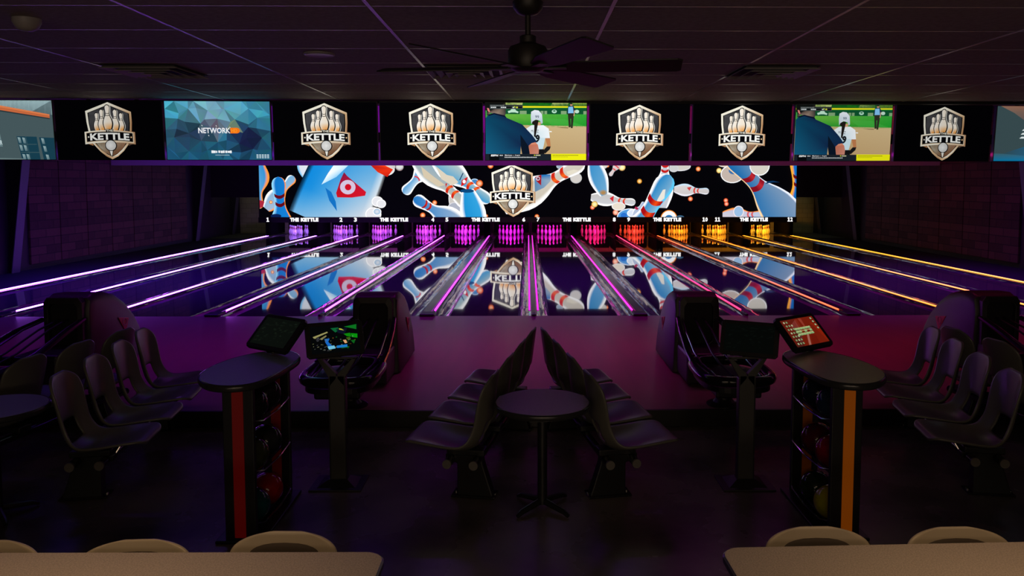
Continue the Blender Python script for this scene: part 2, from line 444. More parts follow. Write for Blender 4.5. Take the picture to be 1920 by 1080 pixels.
# ================================================================ LED PICTURE WALL
LW_Y = 29.2
def sx(px): return (px-989.95)/49.13
def sz(py): return 0.770+(407-py)/49.15
WHT, RIM = (250, 252, 255), (255, 255, 255)
def body(top, bot, rimL=RIM, rimR=RIM, rw=.86, lo=.5):
    """shading of one pictured pin: bright rims, sky blue to grey across or along it"""
    def cf(t, u):
        if u <= -rw: return rimL
        if u >= rw: return rimR
        return mixc(bot, top, (t if lo is None else (t*lo+(1-lo)*(0.5-u*.5))))
    return cf
BLU, GRY, SKY, TAN = (20, 120, 195), (190, 195, 205), (60, 165, 225), (205, 190, 170)
p = Pic(488, 308.5, 1494, 407, 0.0012)
p.rect(488, 308, 1494, 407, (3, 3, 6))
def dot(x, y, r, c=(255, 120, 40)):
    p.up(); p.ell(x, y, r*1.1, r*1.1, mixc(c, (60, 0, 0), .35), n=16); p.up(); p.ell(x, y, r*.85, r*.85, mixc(c, (255, 250, 225), .75), c, n=16)
def blob(x, y, rx, ry, c=GRY, rim=RIM, rot=0, c2=None):
    p.up(); p.ell(x, y, rx, ry, rim, n=22, a0=rot); p.up(); p.ell(x, y, rx-1.6, ry-1.6, c, c2 or c, n=22, a0=rot)
def bp(b, h, top, bot, w=1.0, st=True, rl=RIM, rr=RIM, lo=.5, sc=(205, 40, 22), sc2=(245, 110, 30), ts=(.655, .76), rw=.86, us=None):
    p.up(); p.pin(b, h, body(top, bot, rl, rr, rw, lo), w, 26, us=us)
    if st: p.stripes(b, h, sc, sc2, w, ts=ts)
OR, YE = (255, 150, 60), (255, 220, 120)
# far, soft ones first
p.up(); p.pin((566, 292), (584, 364), body((205, 215, 230), (225, 228, 235), (120, 190, 235), (255, 190, 140)), 1.0, 20); p.stripes((566, 292), (584, 364), (220, 60, 50), ts=(.72, .82))
dot(591.6, 323, 7.5, (255, 235, 160))
bp((500, 392), (553, 331), (110, 170, 215), (170, 185, 205), 1.35, False, RIM, OR)
bp((488, 306), (484, 392), (150, 190, 225), (30, 130, 200), 1.5, False, BLU, OR, ts=(.8,))
p.up(); p.poly([(488, 375), (497, 378), (494, 388), (488, 390)], (170, 40, 60))
dot(509, 379, 3, (255, 150, 60))
bp((531, 482), (523.5, 331.5), (14, 110, 190), (20, 130, 215), 1.06, False, (150, 220, 255), OR, rw=.9, us=[-1, -.9, -.5, 0, .5, .8, .9, 1])
p.stripes((531, 482), (523.5, 331.5), (95, 10, 26), None, 1.0, ts=(.672, .775))
p.up(); p.ell(518, 405, 10, 4, (8, 30, 80))
dot(750, 313, 7, (200, 200, 200)); blob(750, 313, 7, 5.5, (215, 215, 215), (190, 190, 195))
blob(723, 318, 18, 12, (215, 215, 215), (235, 235, 235))
def big(t, u):
    c = mixc((35, 150, 222), (205, 212, 222), u*.85+.45+(.45-t)*.9)
    if t > .76: c = mixc(c, (225, 225, 225), .8)
    return c
p.up()
US = [-1.16, -1.08, -1, -.8, -.6, -.4, -.2, 0, .2, .4, .6, .8, 1, 1.05, 1.10]
def GP(v, u): hw = 64-6*v+(4*v*(1-v)*3); return (610+62*v+.91*hw*u, 424-140*v+.41*hw*u)
def GC(v, u):
    c = mixc(mixc((16, 134, 214), (208, 212, 220), (u*.55+.5)*(1.25-v*.9)), (238, 236, 234), max(0, u-.8)*3)
    if v < .35: c = mixc(c, (190, 205, 220), (.35-v)*1.6)
    return mixc(c, (3, 6, 14), (-u-1)/.16) if u < -1 else mixc(c, (6, 4, 6), (u-1)/.10) if u > 1 else c
for i in range(12):
    for u0, u1 in zip(US, US[1:]):
        v0, v1 = i/12, (i+1)/12
        p.poly([GP(v0, u0), GP(v0, u1), GP(v1, u1), GP(v1, u0)], [GC(v0, u0), GC(v0, u1), GC(v1, u1), GC(v1, u0)])
p.up(); p.poly([(700, 302), (742, 302), (742, 315), (737, 320), (715, 310)], [(230, 225, 220), (210, 210, 210), (190, 190, 190), (235, 235, 230), (235, 230, 225)])
p.up(); p.poly([(604, 346), (616, 326), (628, 309), (656, 309), (632, 332)], [(200, 232, 255), WHT, (225, 240, 250), (190, 225, 250), (140, 205, 240)])
p.up(); p.concave([(692, 304), (697, 311), (709, 323), (727, 332), (738, 318), (722, 310), (716, 302)], [(170, 14, 20), (170, 20, 24), (225, 50, 16), (200, 30, 16), (230, 50, 20), (255, 70, 16), (200, 20, 16)])
p.up(); p.poly([(611, 352), (622, 360), (630, 378), (632, 396), (618, 376)], (18, 110, 190))
p.up(); p.concave([(646.5, 323), (652, 330), (687, 360), (685, 367), (660, 370.5), (633, 370), (631, 362), (640, 336)], [(120, 20, 60), (150, 24, 60), (205, 20, 40), (205, 20, 40), (200, 20, 40), (200, 16, 30), (190, 16, 30), (150, 20, 60)])
p.up(); p.ell(653, 351, 14.5, 13.5, (205, 190, 215)); p.up(); p.ell(653.5, 351, 6, 6, (200, 14, 34))
for x, y, r in ((708, 378, 11), (715, 382, 9), (700, 402, 15), (707, 397, 8)): blob(x, y, r, r*.9, (225, 225, 230), (250, 250, 250), c2=(150, 185, 215) if r == 8 else None)
bp((817, 297), (757, 363), (60, 140, 200), (225, 230, 240), 1.35, False, lo=.2); p.stripes((817, 297), (757, 363), (215, 60, 70), None, .9, ts=(.58,), th=.03)
blob(850, 372, 9, 22, (200, 195, 190), (225, 225, 225)); blob(852, 391, 13, 12, (170, 175, 190), (215, 215, 220))
blob(890, 343, 9, 8, (60, 130, 190), (190, 215, 240)); dot(899, 344, 6, (255, 120, 50))
for x, y, r in ((920, 311, 5), (815, 380, 4.2), (792.5, 403.5, 4.6), (911.6, 405, 3), (1006.6, 406, 4), (845, 406, 4)): dot(x, y, r)
bp((874, 430), (776, 371), (20, 110, 190), (185, 190, 205), 1.28, False, lo=.8); p.stripes((874, 430), (776, 371), (160, 24, 26), (205, 40, 24), 1.1, ts=(.72, .80), th=.034)
bp((778, 296), (878, 387), (205, 190, 165), (120, 160, 190), 1.08, True)
p.up(); p.poly([(790, 312), (812, 330), (835, 347), (822, 350), (795, 332)], (208, 194, 168))
p.up(); p.poly([(839, 344), (836, 352), (835.5, 344)], (200, 30, 30))
bp((812, 293), (919, 379), (30, 140, 205), (215, 205, 190), 1.04, True, lo=.25)
p.up(); p.poly([(818, 312), (838, 328), (850, 331), (860, 342), (848, 348), (828, 336)], (214, 204, 184))
p.up(); p.concave([(877.5, 331.5), (866, 338), (864.5, 350), (874, 344)], (206, 26, 30)); p.up(); p.ell(870.5, 340.5, 3, 3.6, WHT, n=10)
p.up(); p.poly([(868, 324), (869.5, 325), (863, 338), (861, 338)], (20, 60, 100))
bp((877, 356), (910, 500), (10, 130, 200), (60, 165, 220), 1.02, False, lo=.3)
p.up(); p.ell(876, 358, 13, 3.5, (12, 70, 120))
# right of the crest
blob(1080, 334, 11, 10, (205, 200, 195), (190, 190, 190)); blob(1050, 312, 7, 5, (150, 170, 190), (180, 190, 200))
bp((943, 391), (1095, 303), (205, 200, 190), (200, 190, 172), 1.02, True, lo=.3)
p.up(); p.concave([(1002, 334), (1014, 328), (1032, 327), (1032, 340), (1020, 352), (1003, 360)], [(70, 130, 180), (20, 110, 180), (20, 110, 180), (150, 170, 185), (120, 150, 180), (100, 130, 160)])
p.up(); p.poly([(1003, 332), (1015, 328), (1014.5, 348), (1006, 340)], (160, 24, 34)); p.up(); p.ell(1008.5, 335, 4, 4, (205, 190, 205), n=12); p.up(); p.ell(1009, 335, 2.2, 2.2, (110, 40, 60), n=8)
p.up(); p.poly([(1062, 322), (1076, 318), (1085, 320), (1072, 327), (1064, 328)], (222, 215, 196))
dot(1139, 311, 3); blob(1128, 311, 11, 6.5, (215, 210, 200), (200, 200, 200)); dot(1166, 314, 6, (255, 225, 140))
p.up(); p.pin((1163, 301), (1143, 330), body((215, 205, 205), (215, 180, 180), GRY, GRY), 1.3, 14); p.stripes((1163, 301), (1143, 330), (220, 70, 70), None, 1.2, ts=(.4, .6), th=.06)
dot(1111, 389, 4, (255, 100, 50)); dot(1154.6, 398.5, 5, (255, 150, 120)); dot(1199, 340, 4.3, (235, 165, 40))
bp((1108, 370), (1192, 380), (200, 205, 215), (190, 185, 180), 1.0, True, lo=.2, sc=(200, 40, 30), sc2=(240, 90, 50))
p.up(); p.poly([(1143, 372), (1151, 367), (1150, 379)], (205, 40, 50)); dot(1115, 383, 5.5, (255, 215, 110))
blob(1160, 387, 13, 8, (225, 215, 200), (235, 235, 235))
bp((1133, 366), (1095, 258), (14, 120, 190), (120, 170, 205), .98, False, lo=.7)
p.up(); p.ell(1131, 361, 7, 5, (150, 145, 135)); p.up(); p.ell(1131, 361.5, 4, 3, (170, 130, 80))
blob(1275, 312, 20, 9, (205, 200, 192), (220, 220, 225)); blob(1263, 316, 9, 7, (200, 200, 200), (205, 205, 210)); dot(1309, 317, 4.2, (255, 130, 50))
blob(1181, 407, 24, 16, (80, 150, 215), (240, 245, 255)); blob(1188, 400, 12, 8, (215, 225, 240), WHT); p.up(); p.ell(1170, 404, 6, 5, (40, 110, 200))
bp((1188, 405), (1208, 379), (150, 170, 205), (190, 200, 220), 1.3, False); p.up(); p.poly([(1192, 387), (1198, 391), (1195, 394), (1190, 391)], (170, 40, 80))
blob(1255, 411, 16, 17, (245, 248, 252), OR); p.up(); p.ell(1255, 411, 8, 8, (50, 120, 180)); blob(1276, 408, 8, 4, (60, 100, 130), (60, 100, 130))
bp((1243, 390), (1248, 281), (190, 195, 205), (190, 195, 205), 1.05, True, ts=(.652, .74), sc=(190, 24, 24), sc2=(200, 30, 24))
bp((1138, 528), (1256, 328), (16, 120, 190), (200, 205, 210), 1.0, False, rr=(90, 200, 245), lo=.4)
p.up(); p.poly([(1243, 356), (1248, 355), (1246, 372), (1236, 380), (1232, 376)], (226, 222, 212))
p.stripes((1138, 528), (1256, 328), (165, 14, 20), (240, 80, 20), .98, ts=(.66, .77), th=.045)
bp((1264, 355), (1330, 359), (190, 185, 185), (215, 210, 210), 1.12, True, ts=(.60, .70), rr=(200, 225, 245), rl=(235, 235, 245), sc=(205, 60, 50), sc2=(215, 60, 50))
p.up(); p.poly([(1288, 352), (1297, 350), (1293, 358)], (200, 60, 60)); dot(1295, 373, 4.2, (255, 110, 50)); dot(1361.7, 376, 3.9, (255, 100, 50)); dot(1363, 382.5, 3.9, (255, 100, 60))
bp((1503, 448), (1494, 292), (10, 100, 180), (20, 120, 200), 1.05, False, (255, 170, 50), BLU, rw=.75, us=[-1, -.75, -.45, 0, .5, 1]); p.stripes((1503, 448), (1494, 292), (90, 10, 24), None, .85, ts=(.67, .765))
dot(1348, 320, 4.6, (255, 225, 120)); blob(1362, 309, 16, 5, (200, 180, 160), (235, 225, 215))
bp((1356, 403), (1435, 402), (170, 190, 225), (215, 200, 205), 1.05, True, rl=OR, rr=(90, 170, 240), ts=(.63, .73), sc=(205, 90, 100), sc2=(220, 90, 90)); blob(1386, 397, 10, 11, (150, 185, 220), (240, 225, 225))
blob(1373, 326.5, 22, 17, (190, 175, 165), WHT); p.up(); p.ell(1375, 320, 9, 7, (60, 110, 165)); p.up(); p.poly([(1384, 318), (1392, 322), (1390, 332), (1383, 328)], (205, 50, 50))
bp((1512, 446), (1365, 288), (10, 95, 165), (150, 160, 180), 1.05, False, (255, 215, 160), (235, 240, 255), lo=.45, rw=.88)
p.stripes((1512, 446), (1365, 288), (130, 14, 30), (190, 40, 50), 1.0, ts=(.63, .735), th=.05)
p.up(); p.poly([(1435, 345), (1450, 342), (1463, 342), (1450, 339), (1440, 340)], (10, 50, 90))
blob(1424, 311, 19, 18.5, (205, 200, 190), WHT)
shield(p, 961, 357.5, 98)
m_led = screen_mat('led_wall_light', 1.1)
led = empty('led_picture_wall', (0, 0, 0))
bx_ = MB(); bx_.box(sx(486), sx(1496), LW_Y+0.075, LW_Y+0.2, 0.766, 2.79, BLACKM); bx_.build('cabinet', led)
p.build('picture', lambda x, y, d: (sx(x), LW_Y+0.07-d*.35, sz(y)), m_led, led)
tag(led, 'long bright LED picture wall of tumbling bowling pins above the pin decks', 'screen')

# board with lane numbers and name under the picture
board = empty('lane_number_board', (0, 0, 0))
MB().box(sx(486), sx(1496), LW_Y, LW_Y+0.1, 0.566, 0.764, BLACK).build('board_panel', board)
m_sign = screen_mat('lit_sign', 1.3)
XN = [503.5, 640, 667, 811.5, 838, 982, 1009, 1152, 1179, 1323, 1346.5, 1483.5]
for i, x in enumerate(XN):
    q = Pic(480, 400, 1500, 420); w = 3.2 if i < 9 else 5
    if i == 0: w = 2.6
    WH = (255, 255, 255); T = str(i+1); cell = 5.2 if len(T) > 1 else 6.4; xx0 = x-cell*len(T)/2
    for j, chh in enumerate(T):
        xa = xx0+j*cell+.4; xb = xx0+(j+1)*cell-.4; xm = (xa+xb)/2
        if chh == '1':
            q.rect(xm-.9, 407.8, xm+1.1, 415.6, WH); q.rect(xm-2.3, 414.0, xm+2.5, 415.6, WH); q.poly([(xm-2.2, 408.9), (xm-.9, 407.8), (xm-.9, 409.8), (xm-2.2, 410.3)], WH)
        else: q.text(chh, xa, 407.8, xb, 415.6, WH, .04)
    o = q.build('lane_number', lambda x, y, d: (sx(x), LW_Y-0.004, sz(y)), m_sign, board); o['label'] = f'lit white number {i+1}'
for x in (571.5, 739, 910.5, 1081.3, 1251.5, 1415):
    q = Pic(480, 400, 1500, 420)
    q.text('THE', x-26.5, 408.2, x-10, 415.3, (255, 255, 255), .07); q.text('KETTLE', x-6.5, 408.2, x+26.5, 415.3, (255, 255, 255), .07)
    q.build('lane_name', lambda x, y, d: (sx(x), LW_Y-0.004, sz(y)), m_sign, board)
tag(board, 'black board with lit white lane numbers and lettering beneath the picture wall', 'sign')

# ================================================================ TELEVISIONS
TV_W, TV_H = 1.092, 0.615
m_tv = screen_mat('tv_light', 1.0)
def pic_logo(d=1.0):
    q = Pic(0, 0, 1120, 630, 0.0002, d); q.rect(0, 0, 1120, 630, (2, 2, 4)); shield(q, 560, 320, 612); return q
def pic_ball(d=1.0):
    q = Pic(105, 65, 1810, 1035, 0.0003, d)
    q.rect(105, 60, 1810, 470, (40, 160, 50)); q.poly([(105, 250), (1810, 250), (1810, 460), (105, 430)], [(120, 190, 70), (60, 170, 60), (20, 150, 40), (50, 150, 50)])
    q.poly([(105, 430), (1810, 455), (1810, 1040), (105, 1040)], [(205, 175, 125), (205, 180, 135), (190, 160, 115), (190, 155, 110)])
    q.up(); q.rect(105, 60, 1810, 120, (20, 90, 30)); q.poly([(440, 65), (730, 65), (720, 120), (450, 110)], (190, 205, 120)); q.poly([(1230, 65), (1500, 65), (1500, 125), (1200, 125)], (170, 190, 110)); q.poly([(1560, 65), (1810, 65), (1810, 125), (1580, 125)], (150, 180, 70))
    for i in range(9): q.ell(500+i*90, 85+(i % 3)*12, 50, 22, (16+i*3, 80+i*6, 24), n=9)
    q.up(); q.poly([(105, 120), (1810, 120), (1810, 142), (105, 152)], (235, 225, 30)); q.rect(440, 152, 1810, 255, (14, 84, 46))
    for x0, x1 in ((680, 795), (1030, 1080), (1095, 1140), (1375, 1470), (1755, 1810)): q.up(); q.rect(x0, 200, x1, 255, (130, 165, 120))
    q.up(); q.concave([(478, 205), (520, 195), (540, 170), (600, 170), (620, 198), (660, 215), (650, 240), (600, 228), (540, 228), (490, 240)], (190, 230, 205)); q.ell(1262, 208, 42, 30, (180, 225, 200)); q.ell(1645, 208, 38, 30, (190, 225, 205)); q.up(); q.ell(1262, 200, 22, 12, (40, 110, 70))
    for i in range(8): q.line([(1070+i*20, 330+i*14), (1460+i*40, 345+i*14)], 6, (70, 180, 70))
    # umpire
    q.up(); q.concave([(1490, 235), (1590, 235), (1592, 300), (1575, 490), (1545, 490), (1548, 330), (1535, 330), (1545, 470), (1510, 478)], (45, 48, 36)); q.concave([(1495, 120), (1585, 110), (1612, 170), (1600, 280), (1590, 240), (1490, 242), (1480, 200)], (30, 45, 70))
    q.up(); q.poly([(1500, 130), (1575, 125), (1590, 235), (1495, 238)], (130, 195, 240)); q.ell(1548, 96, 22, 20, (190, 140, 110)); q.up(); q.rect(1526, 70, 1570, 86, (20, 20, 26)); q.line([(1605, 190), (1595, 285)], 16, (200, 160, 130)); q.poly([(1290, 475), (1500, 480), (1500, 492), (1400, 488)], (120, 95, 60))
    # batter
    q.up(); q.concave([(790, 500), (880, 440), (1080, 440), (1170, 500), (1190, 660), (1110, 665), (1085, 790), (1070, 850), (960, 850), (900, 640)], [(225, 235, 240)]*2+[(240, 246, 250)]*3+[(200, 225, 235)]*5)
    q.poly([(1110, 660), (1190, 660), (1205, 800), (1160, 830)], (190, 125, 80)); q.poly([(1180, 538), (1222, 542), (1220, 558), (1180, 556)], (245, 250, 250))
    q.up(); q.poly([(1140, 800), (1205, 800), (1190, 850), (1110, 925), (1070, 880)], (24, 24, 26)); q.poly([(1000, 848), (1090, 848), (1100, 930), (990, 930)], (20, 20, 22))
    q.poly([(960, 390), (1040, 390), (1030, 445), (970, 445)], (215, 165, 125))
    q.up(); q.poly([(885, 360), (1000, 350), (985, 430), (940, 640), (920, 630), (925, 440), (890, 420)], (30, 26, 24))
    q.up(); q.concave([(865, 300), (872, 215), (930, 185), (1000, 195), (1055, 260), (1068, 400), (1050, 425), (1020, 365), (950, 345), (895, 380), (875, 425)], [(200, 215, 225), (225, 232, 240), (240, 244, 250), (235, 240, 248), (220, 228, 240), (180, 195, 215), (180, 195, 215), (190, 205, 220), (210, 220, 230), (200, 210, 222), (190, 200, 215)])
    q.up(); q.text('99', 940, 275, 1005, 325, (90, 105, 120), .02)
    q.text('MU', 872, 520, 930, 560, (60, 70, 80), .0); q.text('Z', 965, 520, 1000, 570, (60, 70, 80)); q.up(); q.text('9', 945, 600, 1020, 735, (22, 26, 30), .06); q.poly([(925, 440), (985, 430), (945, 650), (922, 630)], (30, 26, 24))
    # man in the navy shirt
    q.up(); q.concave([(105, 320), (160, 260), (250, 240), (430, 280), (460, 320), (720, 430), (890, 610), (975, 725), (830, 810), (700, 780), (690, 930), (105, 930)], [(10, 70, 100)]*2+[(16, 40, 75)]*8+[(10, 70, 105), (20, 95, 130)])
    q.up(); q.concave([(690, 600), (830, 800), (850, 930), (720, 930), (700, 820)], (10, 22, 38)); q.concave([(830, 790), (880, 745), (945, 730), (985, 770), (1005, 850), (1000, 930), (850, 930)], [(190, 110, 85), (225, 150, 120), (220, 140, 110), (205, 120, 95), (200, 130, 110), (205, 140, 120), (190, 120, 100)])
    q.up(); q.concave([(105, 65), (440, 65), (445, 250), (430, 290), (300, 250), (180, 240), (140, 290), (105, 240)], [(14, 16, 14)]*2+[(60, 60, 58)]*2+[(150, 130, 115), (120, 100, 90), (20, 24, 24), (20, 24, 24)]); q.up(); q.poly([(130, 155), (160, 160), (182, 215), (165, 230), (140, 200)], (215, 130, 120)); q.poly([(150, 262), (250, 238), (430, 280), (450, 312), (250, 262), (160, 290)], (10, 20, 45)); q.poly([(105, 195), (128, 200), (128, 310), (105, 320)], (60, 150, 70))
    q.up(); q.rect(178, 100, 730, 172, (70, 78, 78)); q.up(); q.rect(184, 108, 724, 124, (30, 34, 36)); q.rect(290, 130, 350, 160, (12, 16, 18)); q.rect(455, 130, 545, 160, (12, 16, 18)); q.rect(650, 130, 720, 160, (12, 14, 16))
    for x in (195, 225, 255, 365, 395, 425, 560): q.rect(x, 136, x+24, 154, (225, 230, 230))
    q.ell(590, 135, 14, 12, (170, 200, 30)); q.ell(632, 143, 16, 14, (210, 215, 40))
    for x in range(190, 410, 26): q.rect(x, 111, x+18, 120, (170, 175, 175))
    q.up(); q.rect(105, 930, 1215, 1035, (26, 34, 42)); q.up(); q.rect(165, 935, 330, 1035, (8, 10, 14)); q.poly([(1212, 925), (1810, 925), (1810, 1030), (1215, 1035)], (240, 238, 20))
    q.up(); q.text('ESPN', 192, 940, 312, 972, (240, 240, 240), .05, shear=.15); q.text('MLB', 340, 945, 395, 963, (230, 230, 230), .03); q.text('Mariners', 428, 940, 548, 963, (225, 228, 230), .02); q.text('@', 560, 948, 580, 960, (225, 228, 230)); q.text('Angels', 595, 942, 685, 966, (225, 228, 230), .02)
    for i in range(22): q.rect(424+i*25, 978+(i % 3), 442+i*25, 995, (205, 210, 212))
    q.ell(930, 951, 9, 10, (220, 225, 40)); q.rect(948, 943, 1032, 960, (200, 200, 160))
    for i in range(17): q.rect(1238+i*26, 946, 1258+i*26, 957, (110, 110, 20)); 
    for i in range(11): q.rect(1238+i*24, 974, 1255+i*24, 982, (150, 150, 20))
    return q
def pic_network(d=1.0):
    q = Pic(0, 0, 1175, 645, 0.0004, d); R = random.Random(4)
    nx, ny = 10, 6; P = {}
    for i in range(nx+1):
        for j in range(ny+1):
            P[i, j] = ((i+(0 if i in (0, nx) else R.uniform(-.38, .38)))*1175/nx, (j+(0 if j in (0, ny) else R.uniform(-.38, .38)))*645/ny)
    def colr(x, y):
        u, v = x/1175, y/645
        c = mixc((70, 160, 185), (30, 88, 116), v*1.2)
        if v < .42: c = mixc(c, (125, 165, 180), max(0, .9-abs(u-.45)*2.4))
        dk = max(0, 1-math.hypot((u-.76)/.22, (v-.62)/.36)); c = mixc(c, (24, 32, 66), dk*1.5)
        dk = max(0, 1-math.hypot((u-.2)/.32, (v-.56)/.3)); c = mixc(c, (34, 54, 76), dk*1.5)
        dk = max(0, 1-math.hypot((u-.45)/.16, (v-.45)/.2)); c = mixc(c, (105, 80, 98), dk)
        dk = max(0, 1-math.hypot((u-.65)/.08, (v-.38)/.14)); c = mixc(c, (150, 160, 120), dk*1.2)
        return c
    for i in range(nx):
        for j in range(ny):
            a, b, c, e = P[i, j], P[i+1, j], P[i+1, j+1], P[i, j+1]
            for t in (((a, b, c), (a, c, e)) if (i+j) % 2 else ((a, b, e), (b, c, e))):
                mx, my = sum(z[0] for z in t)/3, sum(z[1] for z in t)/3; k = R.uniform(.8, 1.18)
                base = colr(mx, my); q.poly(list(t), [tuple(min(255, v*k*R.uniform(.93, 1.07)) for v in base) for _ in range(3)])
    q.up(); q.text('NETWORK', 362, 290, 722, 352, (240, 242, 246), .025, space=1.0)
    for x, y in ((400, 262), (560, 266), (470, 372), (712, 282)): q.poly([(x, y), (x+6, y-3), (x+14, y+10), (x+8, y+12)], (235, 238, 242))
    q.up(); q.poly([(722, 290), (800, 290), (822, 300), (830, 320), (822, 342), (800, 352), (722, 352)], (250, 120, 20)); q.up(); q.text('HD', 732, 300, 800, 342, (255, 150, 40), .03)
    for i, w in enumerate((26, 22, 14, 20, 24, 18, 22, 26, 20)): q.rect(498+i*26, 542+(i*7) % 5, 498+i*26+w, 572-(i*5) % 4, (240, 245, 248))
    q.rect(540, 590, 700, 596, (170, 200, 210))
    for i in range(5):
        for j in range(3): q.rect(1004+i*30, 585+j*16, 1026+i*30, 596+j*16, (190, 215, 225))
    return q
def pic_building(d=1.0):
    q = Pic(-420, 65, 755, 710, 0.0003, d)
    q.rect(-420, 60, 760, 715, (68, 86, 90)); q.poly([(-420, 60), (760, 60), (760, 220), (-420, 40)], (170, 200, 205))
    q.up(); q.poly([(-420, 10), (725, 215), (725, 255), (-420, 75)], [(215, 120, 70), (220, 125, 75), (190, 95, 55), (190, 95, 55)])
    q.up(); q.poly([(-420, 40), (725, 236), (725, 240), (-420, 45)], (150, 75, 50)); q.poly([(-420, 75), (725, 256), (725, 268), (-420, 90)], (40, 52, 56))
    q.up(); q.poly([(-300, 215), (140, 235), (185, 570), (-300, 540)], (98, 122, 126)); q.up()
    q.text('KETTLE', -270, 362, 162, 482, (225, 240, 240), .04, shear=-.05); q.text('N CENTER', 0, 500, 184, 548, (200, 220, 222), .02)
    q.poly([(345, 455), (565, 460), (590, 715), (385, 715)], (22, 60, 76)); q.poly([(590, 465), (760, 472), (775, 715), (625, 715)], (22, 60, 76)); q.up()
    for x0, y0 in ((355, 465), (405, 468), (368, 550), (415, 552), (392, 650), (436, 650), (612, 475), (628, 560), (650, 655)): q.poly([(x0, y0), (x0+30, y0+4), (x0+42, y0+66), (x0+12, y0+64)], [(150, 175, 178), (120, 150, 155), (60, 90, 100), (90, 120, 130)])
    q.rect(350, 540, 560, 547, (60, 86, 92)); q.rect(380, 628, 585, 636, (60, 86, 92)); q.line([(445, 460), (480, 715)], 7, (50, 80, 90)); q.poly([(-420, 680), (400, 700), (400, 715), (-420, 715)], (100, 120, 122))
    return q
def pic_swirl(d=1.0):
    q = Pic(0, 0, 1160, 650, 0.0003, d)
    q.rect(0, 0, 1160, 650, (60, 80, 84))
    q.up(); q.poly([(40, 0), (1160, 0), (1160, 480), (500, 270), (210, 80)], [(150, 110, 90), (150, 85, 60), (150, 85, 60), (90, 80, 90), (120, 100, 90)])
    q.poly([(0, 650), (0, 560), (120, 560), (500, 440), (1160, 300), (1160, 650)], [(0, 120, 165), (60, 100, 110), (50, 80, 90), (0, 110, 160), (0, 120, 180), (0, 130, 190)])
    q.up()
    for i in range(3): q.poly([(330-i*12, 282+i*46), (350-i*12, 268+i*46), (900, 268+i*46), (900, 288+i*46), (325-i*12, 290+i*46)], (235, 245, 245))
    return q
LB = {1: 'television showing a grey building with an orange cornice, at the left edge', 2: 'television with the gold crest, leftmost of the crest screens', 3: 'television showing a blue faceted picture with white lettering and an orange block',
      4: 'television with the gold crest, just right of the blue faceted picture', 5: 'television with the gold crest, just left of the brighter softball screen', 6: 'television with the brighter softball picture, near the middle of the row',
      7: 'television with the gold crest, just right of the brighter softball screen', 8: 'television with the gold crest, just left of the paler softball screen', 9: 'television with the paler softball picture, right part of the row',
      10: 'television with the gold crest, rightmost of the crest screens', 11: 'television with a blue, grey and brown picture, cut by the right edge'}
PIX = {1: (pic_building, 1.0), 2: (pic_logo, .62), 3: (pic_network, .95), 4: (pic_logo, .85), 5: (pic_logo, 1), 6: (pic_ball, 1), 7: (pic_logo, 1), 8: (pic_logo, .95), 9: (pic_ball, .8), 10: (pic_logo, .6), 11: (pic_swirl, .8)}
TILT = math.radians(4)
for k in range(1, 12):
    x = 0.088+1.1265*(k-6)+(0.004*(k-6)*(k-6) if k > 6 else 0); yy = 8.36+0.034*(x if x < 0 else x*1.6)
    t = empty('television', (x, yy, 2.325), 0.04)
    fr = MB(); b = .007
    fr.box(-TV_W/2-b, TV_W/2+b, 0.0, 0.05, -b, TV_H+b, BLACK)
    fo = fr.build('housing', t, bevel=.003); fo.rotation_euler = (TILT, 0, 0)
    fn, dm = PIX[k]; q = fn(dm); x0, y0, x1, y1 = q.r
    so = q.build('screen', lambda X, Y, d: (((X-x0)/(x1-x0)-.5)*TV_W, -0.001-d, (1-(Y-y0)/(y1-y0))*TV_H), m_tv, t); so.rotation_euler = (TILT, 0, 0)
    MB().box(-.557, .557, .075, .095, .19, .30, BLACKM).build('mount_bar', t)
    for hx in (-.25, .25): MB().box(hx-.02, hx+.02, .052, .075, .15, .637, BLACKM).build('hanger', t)
    tag(t, LB[k], 'television', 'televisions hung in a row under the ceiling edge')
# ================================================================ LANES
m_lane = noisy('oiled_lane', (0.09, 0.06, 0.08), (0.12, 0.08, 0.10), (14, 0.35, 1), 1.5, (0.02, 0.05), 0.006, detail=2, bump_scale=1.2)
MATS['oiled_lane'].node_tree.nodes['Principled BSDF'].inputs['IOR'].default_value = 1.6
m_lane.node_tree.nodes['Principled BSDF'].inputs['Coat Weight'].default_value = 0.6
m_lane.node_tree.nodes['Principled BSDF'].inputs['Coat Roughness'].default_value = 0.015
m_gut = noisy('grey_gutter_plastic', (0.20, 0.19, 0.20), (0.42, 0.41, 0.42), (1, .10, 1), 9, (0.06, 0.18), 1.0, metal=0.75, detail=3, bump_scale=6, bump_dist=.035)
m_cap = noisy('capping_plastic', (0.03, 0.026, 0.03), (0.045, 0.04, 0.045), (1, .2, 1), 8, (0.15, 0.3), 0.1, detail=2)
LANES = [MX+1.67*2*((i//2)-3)+1.67+(-.89 if i % 2 == 0 else .89) for i in range(12)]
# the two middle lanes meet without a ball track between them
lw, gw = 0.533, 0.235
LIT = ['pale violet', 'violet', 'lilac', 'violet-pink', 'purple-magenta', 'magenta', 'pink-magenta', 'hot pink', 'red', 'orange', 'golden orange', 'amber']
ORD = ['leftmost lane', 'second lane from the left', 'third lane from the left', 'fourth lane from the left', 'fifth lane from the left', 'left of the two middle lanes', 'right of the two middle lanes', 'fifth lane from the right', 'fourth lane from the right', 'third lane from the right', 'second lane from the right', 'rightmost lane']
DECK = [(.36, .13, 1), (.44, .10, 1), (.58, .07, 1), (.70, .05, 1), (.82, .025, 1), (.85, .01, .85), (.9, .012, .62), (1, .01, .20), (1, .05, .015), (1, .24, .008), (1, .31, .008), (1, .37, .008)]
def gutter_pts(n=9):
    return [(gw/2*-math.cos(math.pi*i/n), -0.085*math.sin(math.pi*i/n)) for i in range(n+1)]
